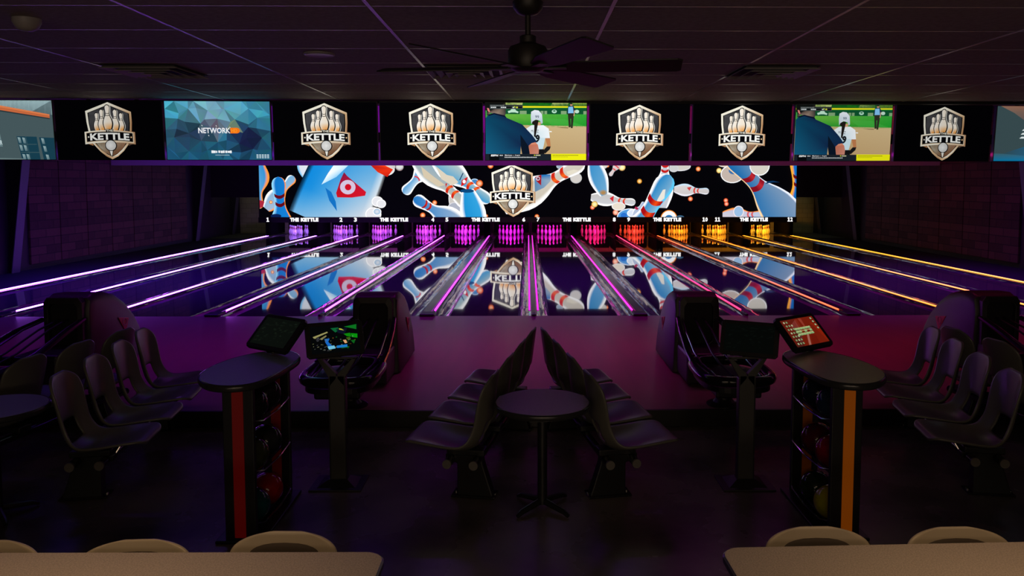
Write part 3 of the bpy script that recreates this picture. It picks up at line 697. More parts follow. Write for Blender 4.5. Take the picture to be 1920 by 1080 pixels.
m_mark = mat('lane_marks', (0.02, 0.015, 0.012), 0.3)
for i, lx in enumerate(LANES):
    L = empty('bowling_lane', (lx, FOUL, 0))
    b = MB(); b.box(-lw, lw, 0.004, 19.9, -0.10, 0.0, m_lane); bed = b.build('lane_surface', L)
    for s_ in (-1, 1):
        gx = s_*(lw+gw/2); g = MB(); up = [(gx+a, z) for a, z in gutter_pts()]
        lo = [(gx+a, z-0.012) for a, z in reversed(gutter_pts())]
        vs = [(a, y_, z) for y_ in (0.004, 19.9) for a, z in up+lo]; n = len(up)+len(lo); fs = [(k, (k+1) % n, n+(k+1) % n, n+k) for k in range(n)]
        g.add(vs, fs, m_gut); g.build('gutter', L, smooth=60)
    tag(L, f'long glossy bowling lane with {LIT[i]} lit pins, the {ORD[i]}', 'bowling lane', 'bowling lanes')

# cappings with the light strips between the lanes
def strip_mat(name, c, k): return mat(name, (0.5, 0.5, 0.5), 0.4, emit=c, strength=k)
SC = [((.36, .10, 1), 18), ((.40, .10, 1), 17), ((.45, .08, 1), 15), ((.50, .07, 1), 14), ((.60, .05, 1), 12), ((.75, .03, .95), 5), ((.80, .01, .75), 1.6), ((.85, .012, .62), 1.6), ((.95, .02, .55), 3.0),
      ((1, .03, .10), 3.2), ((1, .10, .02), 3.4), ((1, .22, .01), 3.2), ((1, .30, .015), 2.6), ((1, .40, .02), 2.3)]
BND = [LANES[0]-.89]+[(LANES[i]+LANES[i+1])/2 for i in range(11)]+[LANES[11]+.89]
WID = [.20]+[((LANES[i+1]-LANES[i])-2*(lw+gw)) for i in range(11)]+[.20]
m_ind = [mat('red_indicator', (0, 0, 0), .4, emit=(1, .05, .03), strength=1.2), mat('blue_indicator', (0, 0, 0), .4, emit=(.1, .2, 1), strength=1.5)]
CN = ['outside the leftmost lane', 'second from the left', 'third from the left', 'fourth from the left', 'fifth from the left', 'next left of the middle pair', 'between the two middle lanes', 'next right of the middle pair', 'fifth from the right', 'fourth from the right', 'third from the right', 'second from the right', 'outside the rightmost lane']
SCN = ['violet-white', 'violet-white', 'violet', 'pink-violet', 'pink-violet', 'magenta', 'magenta', 'hot pink', 'red-pink', 'orange-red', 'orange', 'amber', 'yellow']
k_s = 0
for i, bx in enumerate(BND):
    w = max(.035, WID[i]); mid = (i == 6); track = i % 2 == 1 and not mid
    D = empty('lane_divider', (bx, FOUL, 0)); c = MB()
    hw = w/2-.003
    if mid: hw = .045
    zb = -.10 if track else .001
    if not track: hw = max(hw, .03)
    prof = [(-hw, zb), (-hw, .006), (-hw+.012, .022), (hw-.012, .022), (hw, .006), (hw, zb)]
    vs = [(a, y_, z) for y_ in (0.0, 18.9) for a, z in prof]; n = 6; fs = [(k, (k+1) % n, n+(k+1) % n, n+k) for k in range(n)]+[list(range(n)), list(range(2*n-1, n-1, -1))]
    c.add(vs, fs, m_cap); c.build('capping', D, smooth=30)
    if track:
        e = MB(); e.box(-hw+.01, hw-.01, -.06, .22, .002, .04, BLACK); e.build('end_block', D, bevel=.012)
        t2 = MB(); t2.box(-hw*.35, hw*.35, .2, 18.2, .022, .034, m_cap); t2.build('ball_track_cover', D, bevel=.008)
    else:
        e = MB(); e.box(-hw*.6, hw*.6, -.05, .12, .002, .035, BLACK); e.build('end_block', D, bevel=.01)
    offs = [(-.068, k_s), (.068, k_s+1)] if mid else [(0 if (not track) else (-.085 if bx > 0 else .085), k_s)]
    if i in (0, 12): offs = [(0, k_s)]
    for ox, ks in offs:
        col, st = SC[ks]; k_s = ks+1
        m = strip_mat(f'strip_light_{ks}', col, st)
        q = MB(); q.tube([(ox, .35, .034), (ox, 17.75, .034)], .0145, m, n=8); q.build('light_strip', D, smooth=True)
        q = MB(); q.box(ox-.02, ox+.02, .34, 17.76, .018, .026, DARKSTEEL); q.build('strip_channel', D)
    if i in (0, 1, 2, 3, 9, 10, 11, 12):
        for yy in (1.2, 3.9, 6.9, 10.0):
            q = MB(); ox = (-.045 if bx < 0 else .045); q.lathe([(.011, 0), (.008, .006)], m_ind[0 if bx < 0 else 1], (ox, yy, .022), 8); q.build('indicator_light', D)
    tag(D, f'dark raised lane divider with a {SCN[i]} light strip, {CN[i]}' if not mid else 'dark middle lane divider with two parallel magenta light strips', 'lane divider', 'lit dividers between the lanes')
# side ledges beyond the outer lanes
struct(MB().box(-WX+.002, BND[0]-.11, FOUL+.01, 32.0, -.29, -.02, m_dark).build('floor_ledge_left'))
struct(MB().box(BND[12]+.11, WX-.002, FOUL+.01, 32.0, -.29, -.02, m_dark).build('floor_ledge_right'))

# ---------------------------------------------------------------- pin decks
m_pin = mat('pin_white', (0.80, 0.80, 0.78), 0.22, coat=0.4)
m_red = mat('pin_red', (0.6, 0.02, 0.02), 0.3)
pr = MB(); H = .381; n = 20
zs = [0, .02, .05, .1, .15, .225, .30, .39, .44, .483, .53, .575, .60, .625, .645, .667, .70, .725, .745, .79, .858, .9, .94, .97, .99, .999]
prof = [(max(.0015, pin_r(t)*H), t*H) for t in zs]
pr.lathe(prof, m_pin, n=n)
bands = [k for k, t in enumerate(zs[:-1]) if (.62 < t < .66) or (.72 < t < .77)]
for f_i, f in enumerate(pr.f):
    if len(f) == 4 and (f[0]//n) in (13, 14, 17, 18): pr.m[f_i] = pr.mi(m_red)
pin0 = pr.build('bowling_pin', smooth=60)
SPOT = [(0, 0, 'head pin'), (-1, 1, 'left second-row pin'), (1, 1, 'right second-row pin'), (-2, 2, 'left third-row pin'), (0, 2, 'middle third-row pin'), (2, 2, 'right third-row pin'),
        (-3, 3, 'leftmost back-row pin'), (-1, 3, 'second back-row pin from left'), (1, 3, 'second back-row pin from right'), (3, 3, 'rightmost back-row pin')]
first = True
for i, lx in enumerate(LANES):
    for a, b, nm in SPOT:
        o = pin0 if first else pin0.copy()
        if not first: COL.objects.link(o)
        first = False
        o.location = (lx+a*.1524, PINS_Y+b*.264, 0.0)
        tag(o, f'{LIT[i]} bowling pin, {nm}, {ORD[i]}', 'bowling pin', f'ten pins on the deck of lane {i+1}')
    area('pin_lamp', (lx, 29.36, .70), (lx, 30.5, .16), .9, .03, DECK[i], 15 if 5 <= i < 9 else 21 if i >= 9 else 16, math.radians(115))
for i in range(13):
    bx = BND[i]; w = .236 if i % 2 == 1 else .05
    q = MB(); q.box(bx-w/2, bx+w/2, 29.42 if i in (0, 12) else 29.47 if i % 2 == 1 else 29.9, 31.6, .036, .60, VOID)
    o = q.build('deck_partition', bevel=.01); tag(o, 'dark upright partition beside the pin deck, ' + CN[i], 'partition', 'partitions between the pin decks')
for i, lx in enumerate(LANES):
    q = MB(); ys = []
    for k in range(25):
        x = -.72+1.44*k/24; ys.append((x, 31.62+.02*math.sin(k*2.1)))
    vs = [(x, y_, z) for z in (.02, .62) for x, y_ in ys]+[(x, y_+.03, z) for z in (.02, .62) for x, y_ in ys]; N_ = 25
    fs = [(k, k+1, N_+k+1, N_+k) for k in range(24)]+[(2*N_+k+1, 2*N_+k, 3*N_+k, 3*N_+k+1) for k in range(24)]+[(N_+k, N_+k+1, 3*N_+k+1, 3*N_+k) for k in range(24)]
    q.add(vs, fs, VOID); o = q.build('pit_curtain'); o.location = (lx, 0, 0)
    tag(o, f'black curtain hanging behind the {LIT[i]} lit pins of the {ORD[i]}', 'curtain', 'curtains behind the pins')

# ================================================================ BALL RETURNS
m_hood = mat('hood_plastic', (0.026, 0.022, 0.024), 0.42)
m_emb = mat('emblem_red', (0.45, 0.02, 0.03), 0.4); m_emw = mat('emblem_pale', (0.35, 0.16, 0.18), 0.4)
def ball_return():
    r = empty('ball_return')
    # hood: profile in the depth direction swept across, rounded shoulders by narrowing the rings
    prof = [(1.30, .02), (1.30, .45), (1.30, .72), (1.33, .84), (1.42, .875), (1.62, .865), (1.85, .80), (2.06, .68), (2.24, .52), (2.36, .34), (2.42, .16), (2.44, .02)]
    h = MB(); W_ = [(-.265, 0), (-.262, .012), (-.235, .035), (.235, .035), (.262, .012), (.265, 0)]
    rows = []
    cy, cz = 1.8, .3
    vs = []; n = len(prof)
    xs = [(-.245, .90), (-.237, .96), (-.21, 1.0), (.21, 1.0), (.237, .96), (.245, .90)]
    for x, s_ in xs:
        for (y, z) in prof:
            yy = cy+(y-cy)*(1 if s_ == 1 else (s_+1)/2*1.0); zz = z*s_ if z > .05 else z
            flare = 1+.16*max(0, (.5-z))
            vs.append((x*flare, yy, zz))
    fs = []
    for a in range(len(xs)-1):
        for k in range(n-1): fs.append((a*n+k, a*n+k+1, (a+1)*n+k+1, (a+1)*n+k))
    fs.append(list(range(n))); fs.append([(len(xs)-1)*n+k for k in range(n-1, -1, -1)])
    h.add(vs, fs, m_hood); h.build('hood', r, smooth=35, bevel=.01)
    # raised face frame with the dark mouth in it
    f = MB(); o_ = [(-.205, .30), (-.205, .80), (-.17, .855), (.17, .855), (.205, .80), (.205, .30), (.14, .24), (-.14, .24)]
    i_ = [(-.15, .38), (-.155, .74), (-.125, .785), (.125, .785), (.155, .74), (.15, .38), (.09, .33), (-.09, .33)]
    vs = [(x, 1.235, z) for x, z in o_]+[(x, 1.225, z) for x, z in i_]+[(x, 1.31, z) for x, z in o_]+[(x, 1.30, z) for x, z in i_]
    fs = []
    for k in range(8):
        j = (k+1) % 8; fs += [(k, j, 8+j, 8+k), (16+k, 16+j, j, k), (8+k, 8+j, 24+j, 24+k)]
    f.add(vs, fs, m_hood); f.build('face_frame', r, bevel=.006)
    q = MB(); q.prism(i_, 'y', 1.282, 1.299, BLACKM); q.build('ball_mouth', r)
    for s_ in (-1, 1):
        e = MB(); c = (1.98, .44); x = s_*.252
        e.prism([(c[0]-.12, c[1]+.09), (c[0]+.11, c[1]+.05), (c[0]+.03, c[1]-.11)], 'x', x-.004, x+.004, m_emb)
        eo = e.build('emblem', r, bevel=.01)
        e = MB(); e.tube([(x+s_*.005, c[0]+.005+.04*math.cos(a), c[1]+.02+.04*math.sin(a)) for a in [2*math.pi*k/16 for k in range(16)]], .006, m_emw, n=6, closed=True); e.build('emblem_ring', eo)
    b = MB(); b.box(-.22, .22, .75, 1.30, .02, .34, m_hood); b.build('lower_housing', r, bevel=.03)
    # ball tray
    def ov(t, a=.31, b0=-.50, b1=.34):
        return a*math.copysign(abs(math.cos(t))**.6, math.cos(t)), (b1+b0)/2+(b1-b0)/2*math.copysign(abs(math.sin(t))**.6, math.sin(t))
    pts = [(*ov(2*math.pi*k/36), .38) for k in range(36)]
    t = MB(); t.tube(pts, .045, BLACKG, n=10, closed=True); t.build('bumper_ring', r, smooth=True)
    p_ = MB(); p_.prism([(x*.97, y) for x, y, z in pts], 'z', .28, .325, BLACK); p_.build('tray', r)
    u = MB(); u.box(-.2, .2, -.38, .2, .20, .28, BLACK); u.build('tray_box', r, bevel=.02)
    for x in (-.29, -.235, -.06, .06, .235, .29):
        q = MB(); a = .66 if abs(x) > .1 else .60
        q.tube([(x*.75, 1.24, .62), (x*.9, .9, .57), (x*.96, .4, .44), (x*.96, .1, .40), (x*.85, -.34, .392)], .011, CHROME if abs(x) > .1 else DARKSTEEL, n=8); q.build('rail', r, smooth=True)
    for x in (-.315, .315):
        q = MB(); q.tube([(x*.70, 1.24, .62), (x*.86, .85, .56), (x*.95, .4, .455), (x*.97, .12, .41)], .024, BLACKG, n=8); q.build('side_bumper', r, smooth=True)
    c = MB(); c.lathe([(.075, .02), (.075, .20)], BLACK, (0, .14, 0), 20); c.build('pedestal', r, smooth=30)
    c = MB(); c.lathe([(.16, 0), (.16, .012), (.10, .03), (.076, .06)], BLACK, (0, .14, 0), 28); c.build('foot', r, smooth=30)
    return r
br = ball_return()
BRX = [(-4.97, 'far left ball return with dark hood, behind the left seat rows'), (-1.66, 'ball return with dark hood behind the lit green touch monitor, left of the middle'), (1.84, 'ball return with dark hood right of the middle, behind the dark monitor'), (5.12, 'far right ball return with dark hood, behind the right seat rows')]
for i, (x, lb) in enumerate(BRX):
    o = br if i == 0 else copy_tree(br)
    o.location = (x, 6.92, 0.0); tag(o, lb, 'ball return', 'ball returns on the approach')

# ================================================================ SEATS
m_seat = mat('seat_plastic', (0.125, 0.12, 0.10), 0.33)
m_seat2 = mat('chair_plastic', (0.52, 0.45, 0.34), 0.45)
def interp(a, t):
    for (t0, *v0), (t1, *v1) in zip(a, a[1:]):
        if t0 <= t <= t1:
            k = (t-t0)/(t1-t0); k = k*k*(3-2*k) if False else k
            return [p+(q-p)*k for p, q in zip(v0, v1)]
    return a[-1][1:]
# t, forward, height, half width, edge rise along the normal
SEAT = [(0, .475, .405, .150, .0), (.03, .47, .43, .195, .0), (.08, .44, .44, .234, .004), (.2, .33, .412, .246, .026), (.35, .17, .370, .248, .052), (.46, .06, .352, .240, .066),
        (.54, -.03, .385, .224, .076), (.60, -.080, .46, .208, .080), (.66, -.102, .535, .202, .076), (.74, -.116, .64, .212, .070), (.83, -.128, .74, .222, .062), (.91, -.138, .83, .212, .042), (.96, -.142, .875, .155, .012), (1.0, -.146, .90, .085, .0)]
def seat_mesh(m, hole=True, flip=-1, pad=False):
    NV, NU = 34, 12; vs = []; fs = []
    C = [interp(SEAT, k/NV) for k in range(NV+1)]
    sm = [C[0]]+[[(a+2*b+c)/4 for a, b, c in zip(C[k-1], C[k], C[k+1])] for k in range(1, NV)]+[C[-1]]
    for k, (x, z, w, e) in enumerate(sm):
        a, b = sm[max(0, k-1)], sm[min(NV, k+1)]; dx, dz = b[0]-a[0], b[1]-a[1]; l = math.hypot(dx, dz) or 1; nx, nz = dz/l, -dx/l
        for j in range(NU+1):
            u = -1+2*j/NU; r = e*abs(u)**2.4
            vs.append((flip*(x+nx*r), u*w, z+nz*r))
    for k in range(NV):
        t = (k+.5)/NV
        for j in range(NU):
            if hole and .56 < t < .665 and 3 <= j < NU-3: continue
            a = k*(NU+1)+j; fs.append((a, a+1, a+NU+2, a+NU+1))
    b = MB(); b.add(vs, fs, m); return b
def seat_obj(name, m, parent, **kw):
    o = seat_mesh(m, **kw).build(name, parent, smooth=180)
    for p_ in o.data.polygons: p_.use_smooth = True
    s = o.modifiers.new('thickness', 'SOLIDIFY'); s.thickness = .022; s.offset = 0
    d = o.modifiers.new('round', 'SUBSURF'); d.levels = 1; d.render_levels = 1
    return o
def seat_row():
    r = empty('seat_row'); first = None
    for k in range(4):
        s = seat_obj('seat', m_seat, r) if first is None else first.copy()
        if first is not None: COL.objects.link(s); s.parent = r
        first = first or s; s.location = (0, .545*k, 0)
        q = MB(); q.box(-.20, .07, -.06, .06, .30, .345, BLACK); b = q.build('bracket', r, bevel=.008); b.location = (0, .545*k, 0)
        
    for x in (-.17, .02):
        q = MB(); q.tube([(x, -.16, .275), (x, 1.80, .275)], .030, BLACKG, n=14); q.build('beam', r, smooth=60)
        q = MB(); q.tube([(x, -.175, .275), (x, -.158, .275)], .032, mat('beam_cap', (.16, .15, .13), .5), n=14); q.build('end_cap', r, smooth=60)
    for y in (.0, 1.50):
        q = MB(); q.prism([(-.215, .305), (.045, .305), (.055, .24), (.125, .02), (.125, .0), (-.13, .0), (-.13, .24), (-.215, .26)], 'y', y-.045, y+.045, BLACK); q.build('leg', r, bevel=.008)
        q = MB(); q.box(-.17, .145, y-.07, y+.07, 0, .014, BLACKG); q.build('foot_plate', r, bevel=.003)
        for xx in (-.15, .135):
            q = MB(); q.lathe([(.012, 0), (.012, .008), (.006, .012)], CHROME, (xx, y, .014), 8); q.build('bolt', r)
    q = MB(); q.tube([(-.25, .06, .37), (-.185, .0, .25)], .006, CHROME, n=6); q.build('adjuster_rod', r)
    return r
lrow = seat_row()
def mirror_tree(o, parent=None):
    """a right-handed twin: meshes mirrored in x, the same parts"""
    c = o.copy(); COL.objects.link(c); c.parent = parent
    if o.type == 'MESH':
        c.data = o.data.copy()
        for v in c.data.vertices: v.co.x *= -1
        c.data.flip_normals()
        c.location.x *= -1
    for ch in list(o.children): mirror_tree(ch, c)
    return c
rrow = mirror_tree(lrow)
A = math.radians(10)
CL = [(-3.55, 'left'), (.10, 'middle'), (3.67, 'right')]
LR = {('left', 0): 'row of four grey moulded seats facing left, mostly outside the left edge', ('left', 1): 'row of four grey moulded seats facing right, left of the red striped rack table',
      ('middle', 0): 'row of four grey moulded seats facing left, left of the middle round table', ('middle', 1): 'row of four grey moulded seats facing right, right of the middle round table',
      ('right', 0): 'row of four grey moulded seats facing left, right of the orange striped rack table', ('right', 1): 'row of four grey moulded seats facing right, mostly outside the right edge'}
first = True
for m_, nm in CL:
    for sd in (0, 1):
        if first: o = lrow; 
        elif nm == 'left' and sd == 1: o = rrow
        else: o = copy_tree(lrow if sd == 0 else rrow)
        first = False
        s_ = -1 if sd == 0 else 1
        x_, a_ = {('left', 0): (-4.05, 8), ('left', 1): (-3.16, 8.5), ('middle', 0): (-.37, 10), ('middle', 1): (.56, 10), ('right', 0): (3.33, 10), ('right', 1): (4.28, 8)}[nm, sd]
        o.location = (x_, 5.35, FLOOR_Z); o.rotation_euler = (0, 0, s_*math.radians(a_))
        tag(o, LR[nm, sd], 'seating', 'rows of moulded seats')

# round tables standing between the rows
m_top = noisy('table_laminate', (0.22, 0.17, 0.16), (0.26, 0.20, 0.19), (1, 1, 1), 60, (0.32, 0.42), 0, detail=2)
m_edge = mat('table_edge', (0.03, 0.03, 0.03), 0.22)
def round_table():
    r = empty('round_table')
    q = MB(); q.lathe([(.318, .712), (.318, .740), (.315, .742)], m_top, n=56); q.build('tabletop', r, smooth=30)
    q = MB(); q.lathe([(.306, .700), (.324, .704), (.332, .712), (.332, .734), (.326, .741), (.319, .7415), (.319, .700)], m_edge, n=56, cap=False); q.build('edge_band', r, smooth=50)
    q = MB(); q.lathe([(.033, .03), (.033, .66), (.09, .68), (.10, .702)], BLACK, n=20); q.build('pedestal', r, smooth=30)
    for k in range(4):
        a = math.pi/4+k*math.pi/2; q = MB(); q.tube([(.03*math.cos(a), .03*math.sin(a), .05), (.20*math.cos(a), .20*math.sin(a), .03), (.24*math.cos(a), .24*math.sin(a), .012)], [.022, .018, .012], BLACK, n=8); q.build('foot', r, smooth=True)
    return r
rt = round_table()
for i, (x, lb) in enumerate([(.097, 'small round table with black edge between the two middle seat rows'), (-3.56, 'small round table with black edge, cut by the left edge of the photo'), (3.83, 'small round table with black edge, just outside the right edge')]):
    o = rt if i == 0 else copy_tree(rt); o.location = (x, 5.13 if i == 0 else 5.04, FLOOR_Z); tag(o, lb, 'table', 'round tables between seat rows')

# ================================================================ RACK TABLES WITH BALLS
m_topd = noisy('rack_table_laminate', (0.20, 0.17, 0.18), (0.24, 0.21, 0.21), (1, 1, 1), 60, (0.28, 0.36), 0, detail=2)
def smooth_loop(P, n=8):
    out = []; k = len(P)
    for i in range(k):
        p0, p1, p2, p3 = P[i-1], P[i], P[(i+1) % k], P[(i+2) % k]
        for j in range(n):
            t = j/n; out.append(tuple(.5*((2*b)+(-a+c)*t+(2*a-5*b+4*c-d)*t*t+(-a+3*b-3*c+d)*t**3) for a, b, c, d in zip(p0, p1, p2, p3)))
    return out
TOPP = [(1.765, 5.20), (1.90, 5.385), (2.06, 5.36), (2.20, 5.18), (2.262, 4.90), (2.235, 4.66), (2.12, 4.49), (1.99, 4.425), (1.86, 4.46), (1.79, 4.60), (1.755, 4.90)]
def rack_table(sgn, stripe, strip_emit):
    r = empty('ball_rack_table', (sgn*1.97+(.01 if sgn > 0 else .185), 4.95, FLOOR_Z))
    pts = smooth_loop([(sgn*(x-1.97), y-4.9) for x, y in TOPP], 6)
    def sc(f): return [(x*f, y*f) for x, y in pts]
    q = MB(); q.prism(sc(.975), 'z', .995, 1.031, m_topd); q.build('tabletop', r)
    e = MB(); rings = [(.93, .985), (1.0, .990), (1.012, 1.0), (1.012, 1.02), (1.0, 1.030), (.978, 1.032)]
    vs = [(x*f, y*f, z) for f, z in rings for x, y in pts]; n = len(pts)
    fs = [(k*n+i, k*n+(i+1) % n, (k+1)*n+(i+1) % n, (k+1)*n+i) for k in range(len(rings)-1) for i in range(n)]
    e.add(vs, fs, m_edge); e.build('edge_band', r, smooth=60)
    ms2 = mat('inner_strip_'+stripe, (0.35, 0.01, 0.01) if stripe == 'red' else (0.55, 0.14, 0.0), .5)
    ms = mat('strip_'+stripe, (0.06, 0.003, 0.003) if stripe == 'red' else (0.10, 0.025, 0.0), .5, emit=((1, .003, .003) if stripe == 'red' else (1, .20, .0)), strength=strip_emit)
    for nm, y in (('front_panel', -.29), ('rear_panel', .41)):
        q = MB(); q.box(-.095, .095, y-.02, y+.02, .0, .985, BLACK); po = q.build(nm, r, bevel=.006)
        for yy in (y-.026, y+.026) if nm == 'front_panel' else (y-.026,):
            q = MB(); q.box(-.034+.012*(sgn > 0), .034+.012*(sgn > 0), min(yy, yy+.006*(1 if yy < y else -1)), max(yy, yy+.006*(1 if yy < y else -1)), .03, .965, ms if nm == 'front_panel' else ms2); q.build('light_strip', po)
    q = MB(); q.box(-.15, .15, -.34, .46, 0.0, .02, BLACK); q.build('base', r, bevel=.006)
    for z in (.05, .385, .705):
        sh = MB(); sh.box(-.05, .05, -.275, .395, z-.016, z, BLACK); so = sh.build('shelf', r)
        for s2 in (-1, 1):
            q = MB(); q.tube([(s2*.06, -.272, z+.045), (s2*.115, -.20, z+.03), (s2*.122, .06, z+.02), (s2*.115, .32, z+.03), (s2*.06, .392, z+.045)], .006, CHROME, n=6); q.build('rail', so, smooth=True)
    return r
RT = {1: rack_table(1, 'orange', .10), -1: rack_table(-1, 'red', .030)}
tag(RT[1], 'high curved-top table with orange lit strip over a rack of bowling balls', 'rack table')
tag(RT[-1], 'high curved-top table with red lit strip over a rack of bowling balls', 'rack table')
def ball_mat(name, c1, c2): 
    return noisy(name, c1, c2, (1, 1, 1), 9, (.05, .09), 0, detail=6, contrast=(.3, .7))
bproto = None
def ball(loc, m, rot, label, grp):
    global bproto
    if bproto is None:
        q = MB(); pf = [(max(.0004, .108*math.sin(math.pi*k/28)), -.108*math.cos(math.pi*k/28)) for k in range(29)]
        q.lathe(pf, m, n=40); o = q.build('bowling_ball', smooth=180)
        hol = MB()
        for a, b_ in ((0, 0), (.026, .004), (.013, .040)): hol.lathe([(.011, 0), (.011, .0016)], BLACKM, (a-.012, b_-.012, .1055), 14)
        h = hol.build('finger_holes', o); bproto = o
    else:
        o = bproto.copy(); o.data = bproto.data.copy(); o.data.materials[0] = m; COL.objects.link(o)
        h = bproto.children[0].copy(); COL.objects.link(h); h.parent = o
    o.location = loc; o.rotation_euler = rot; tag(o, label, 'bowling ball', grp)
BALLS = {1: [((.05, .10), 'navy', (.004, .008, .02), (.01, .02, .05), 2), ((.05, .10), 'black-blue', (.003, .005, .01), (.01, .015, .03), 2), ((.09, .2), 'crimson', (.25, .002, .01), (.05, .002, .01), 1), ((0, 0), 'dark wine', (.08, .002, .01), (.02, .001, .005), 1), ((0, 0), 'yellow-green', (.42, .42, .01), (.36, .36, .01), 0), ((0, 0), 'dark green', (.005, .012, .004), (.02, .04, .01), 0)]}
BL = [(1, 'navy', (.004, .010, .03), (.012, .03, .07), 2, 0), (1, 'blue-black', (.003, .005, .012), (.01, .016, .04), 2, 1), (1, 'crimson', (.30, .004, .02), (.06, .002, .01), 1, 0), (1, 'dark wine', (.10, .003, .012), (.03, .001, .006), 1, 1), (1, 'yellow', (.45, .42, .01), (.38, .38, .01), 0, 0), (1, 'dark green', (.004, .012, .004), (.02, .04, .01), 0, 1),
      (-1, 'black', (.006, .006, .008), (.012, .012, .014), 2, 0), (-1, 'charcoal', (.02, .02, .025), (.008, .008, .01), 2, 1), (-1, 'olive', (.06, .07, .03), (.01, .012, .008), 1, 0), (-1, 'smoke grey', (.03, .035, .035), (.008, .008, .01), 1, 1), (-1, 'red', (.5, .01, .008), (.30, .004, .004), 0, 1), (-1, 'teal', (.005, .10, .11), (.003, .04, .05), 0, 0)]
for sg, cn, c1, c2, tier, row in BL:
    z = (.05, .385, .705)[tier]+.1081+FLOOR_Z; x = RT[sg].location.x-sg*.012
    if cn == 'red': z = z
    ball((x, 4.95+(-.12 if row == 0 else .135), z), ball_mat('ball_'+cn.replace(' ', '_').replace('-', '_'), c1, c2), (random.uniform(-.6, .9), random.uniform(-.6, .6), random.uniform(0, 6)),
         f'glossy {cn} bowling ball in the rack table with the {"orange" if sg > 0 else "red"} strip', f'bowling balls in the {"orange" if sg > 0 else "red"} striped rack')

# ================================================================ TOUCH MONITORS
m_ts = screen_mat('touch_screen_light', 1.0)
def pic_green():
    q = Pic(0, 0, 430, 270, .0002); q.rect(0, 0, 430, 270, (3, 5, 6)); q.up()
    for pl, c in (([(180, 30), (250, 28), (250, 60), (220, 75)], (10, 95, 50)), ([(300, 25), (415, 10), (410, 60), (380, 50)], (10, 110, 30)), ([(290, 95), (350, 90), (360, 130), (320, 122)], (10, 130, 10)), ([(355, 95), (415, 105), (412, 145), (365, 135)], (6, 140, 12)), ([(350, 165), (395, 160), (375, 200)], (10, 90, 24)), ([(310, 135), (345, 130), (350, 160), (325, 160)], (60, 90, 14)), ([(230, 40), (330, 40), (300, 100), (240, 80)], (10, 16, 34)), ([(260, 225), (330, 220), (330, 232), (262, 236)], (14, 90, 20))): q.poly(pl, c)
    q.up(); q.poly([(255, 38), (275, 42), (300, 62), (258, 50)], (190, 195, 60)); q.poly([(120, 130), (165, 130), (150, 160), (180, 200), (145, 205), (125, 165)], (20, 100, 190)); q.poly([(220, 205), (315, 200), (315, 226), (222, 228)], (24, 120, 200)); q.poly([(140, 205), (200, 200), (210, 230), (150, 236)], (110, 190, 220)); q.poly([(280, 155), (308, 155), (318, 185), (296, 190)], (215, 160, 110))
    q.poly([(20, 102), (150, 60), (154, 72), (30, 118)], (150, 145, 90)); q.poly([(80, 125), (135, 95), (142, 104), (96, 138)], (130, 125, 80))
    R = random.Random(3); q.up()
    for i in range(30):
        x, y = R.uniform(10, 170), R.uniform(110, 245); w = R.uniform(6, 18); c = R.choice([(90, 95, 60), (60, 65, 60), (110, 110, 80), (70, 70, 76)]); q.poly([(x, y), (x+w, y-3), (x+w, y+3), (x, y+6)], c)
    for i in range(16): x, y = R.uniform(190, 420), R.uniform(120, 240); q.ell(x, y, R.uniform(3, 7), R.uniform(3, 6), R.choice([(50, 90, 60), (110, 120, 110), (110, 70, 20), (10, 80, 30)]), n=7)
    return q
def pic_keys():
    q = Pic(0, 0, 430, 270, .0002); q.rect(0, 0, 430, 270, (110, 26, 10))
    q.poly([(0, 0), (180, 0), (150, 140), (90, 270), (0, 270)], (44, 24, 22)); q.poly([(90, 60), (190, 12), (180, 100), (90, 110)], (140, 66, 58)); q.poly([(190, 10), (215, 10), (200, 120), (185, 110)], (120, 40, 24)); q.poly([(235, 0), (275, 0), (262, 100), (245, 100)], (150, 62, 46))
    q.poly([(290, 120), (330, 120), (300, 270), (200, 270)], (96, 18, 8)); q.poly([(210, 170), (240, 165), (180, 270), (150, 270)], (160, 100, 84)); q.poly([(350, 60), (420, 90), (430, 270), (410, 240)], (150, 34, 8)); q.poly([(80, 190), (130, 150), (140, 180), (60, 270)], (90, 44, 44))
    q.up()
    for r_ in range(7):
        for c in range(3 if r_ > 0 else 2): x = 24+c*34+(r_ % 2)*6; y = 18+r_*36; q.poly([(x, y), (x+18, y-2), (x+20, y+15), (x+3, y+17)], (120, 150, 105) if (r_+c) % 3 else (170, 180, 140))
    for i in range(4): q.poly([(385+i*4, 14+i*34), (403+i*4, 12+i*34), (407+i*4, 28+i*34), (390+i*4, 30+i*34)], (150, 185, 140))
    q.up()
    for r_ in range(3):
        for c in range(6):
            if r_ == 1 and c in (2, 4): continue
            x = 108+c*35; y = 92+r_*28; q.poly([(x, y), (x+33, y-2), (x+34, y+20), (x+2, y+22)], (130, 165, 110)); 
    q.up()
    for r_ in range(3): q.line([(108, 100+r_*28), (316, 94+r_*28)], 4, (200, 190, 130))
    return q
def pic_dim(c):
    q = Pic(0, 0, 430, 270, .0002); q.rect(0, 0, 430, 270, c); R = random.Random(9); q.up()
    for i in range(46): x, y = R.uniform(20, 400), R.uniform(20, 240); k = R.uniform(1.2, 2.0); q.poly([(x, y), (x+R.uniform(8, 40), y-4), (x+R.uniform(8, 40), y+9), (x-4, y+11)], tuple(min(255, v*k) for v in c))
    return q
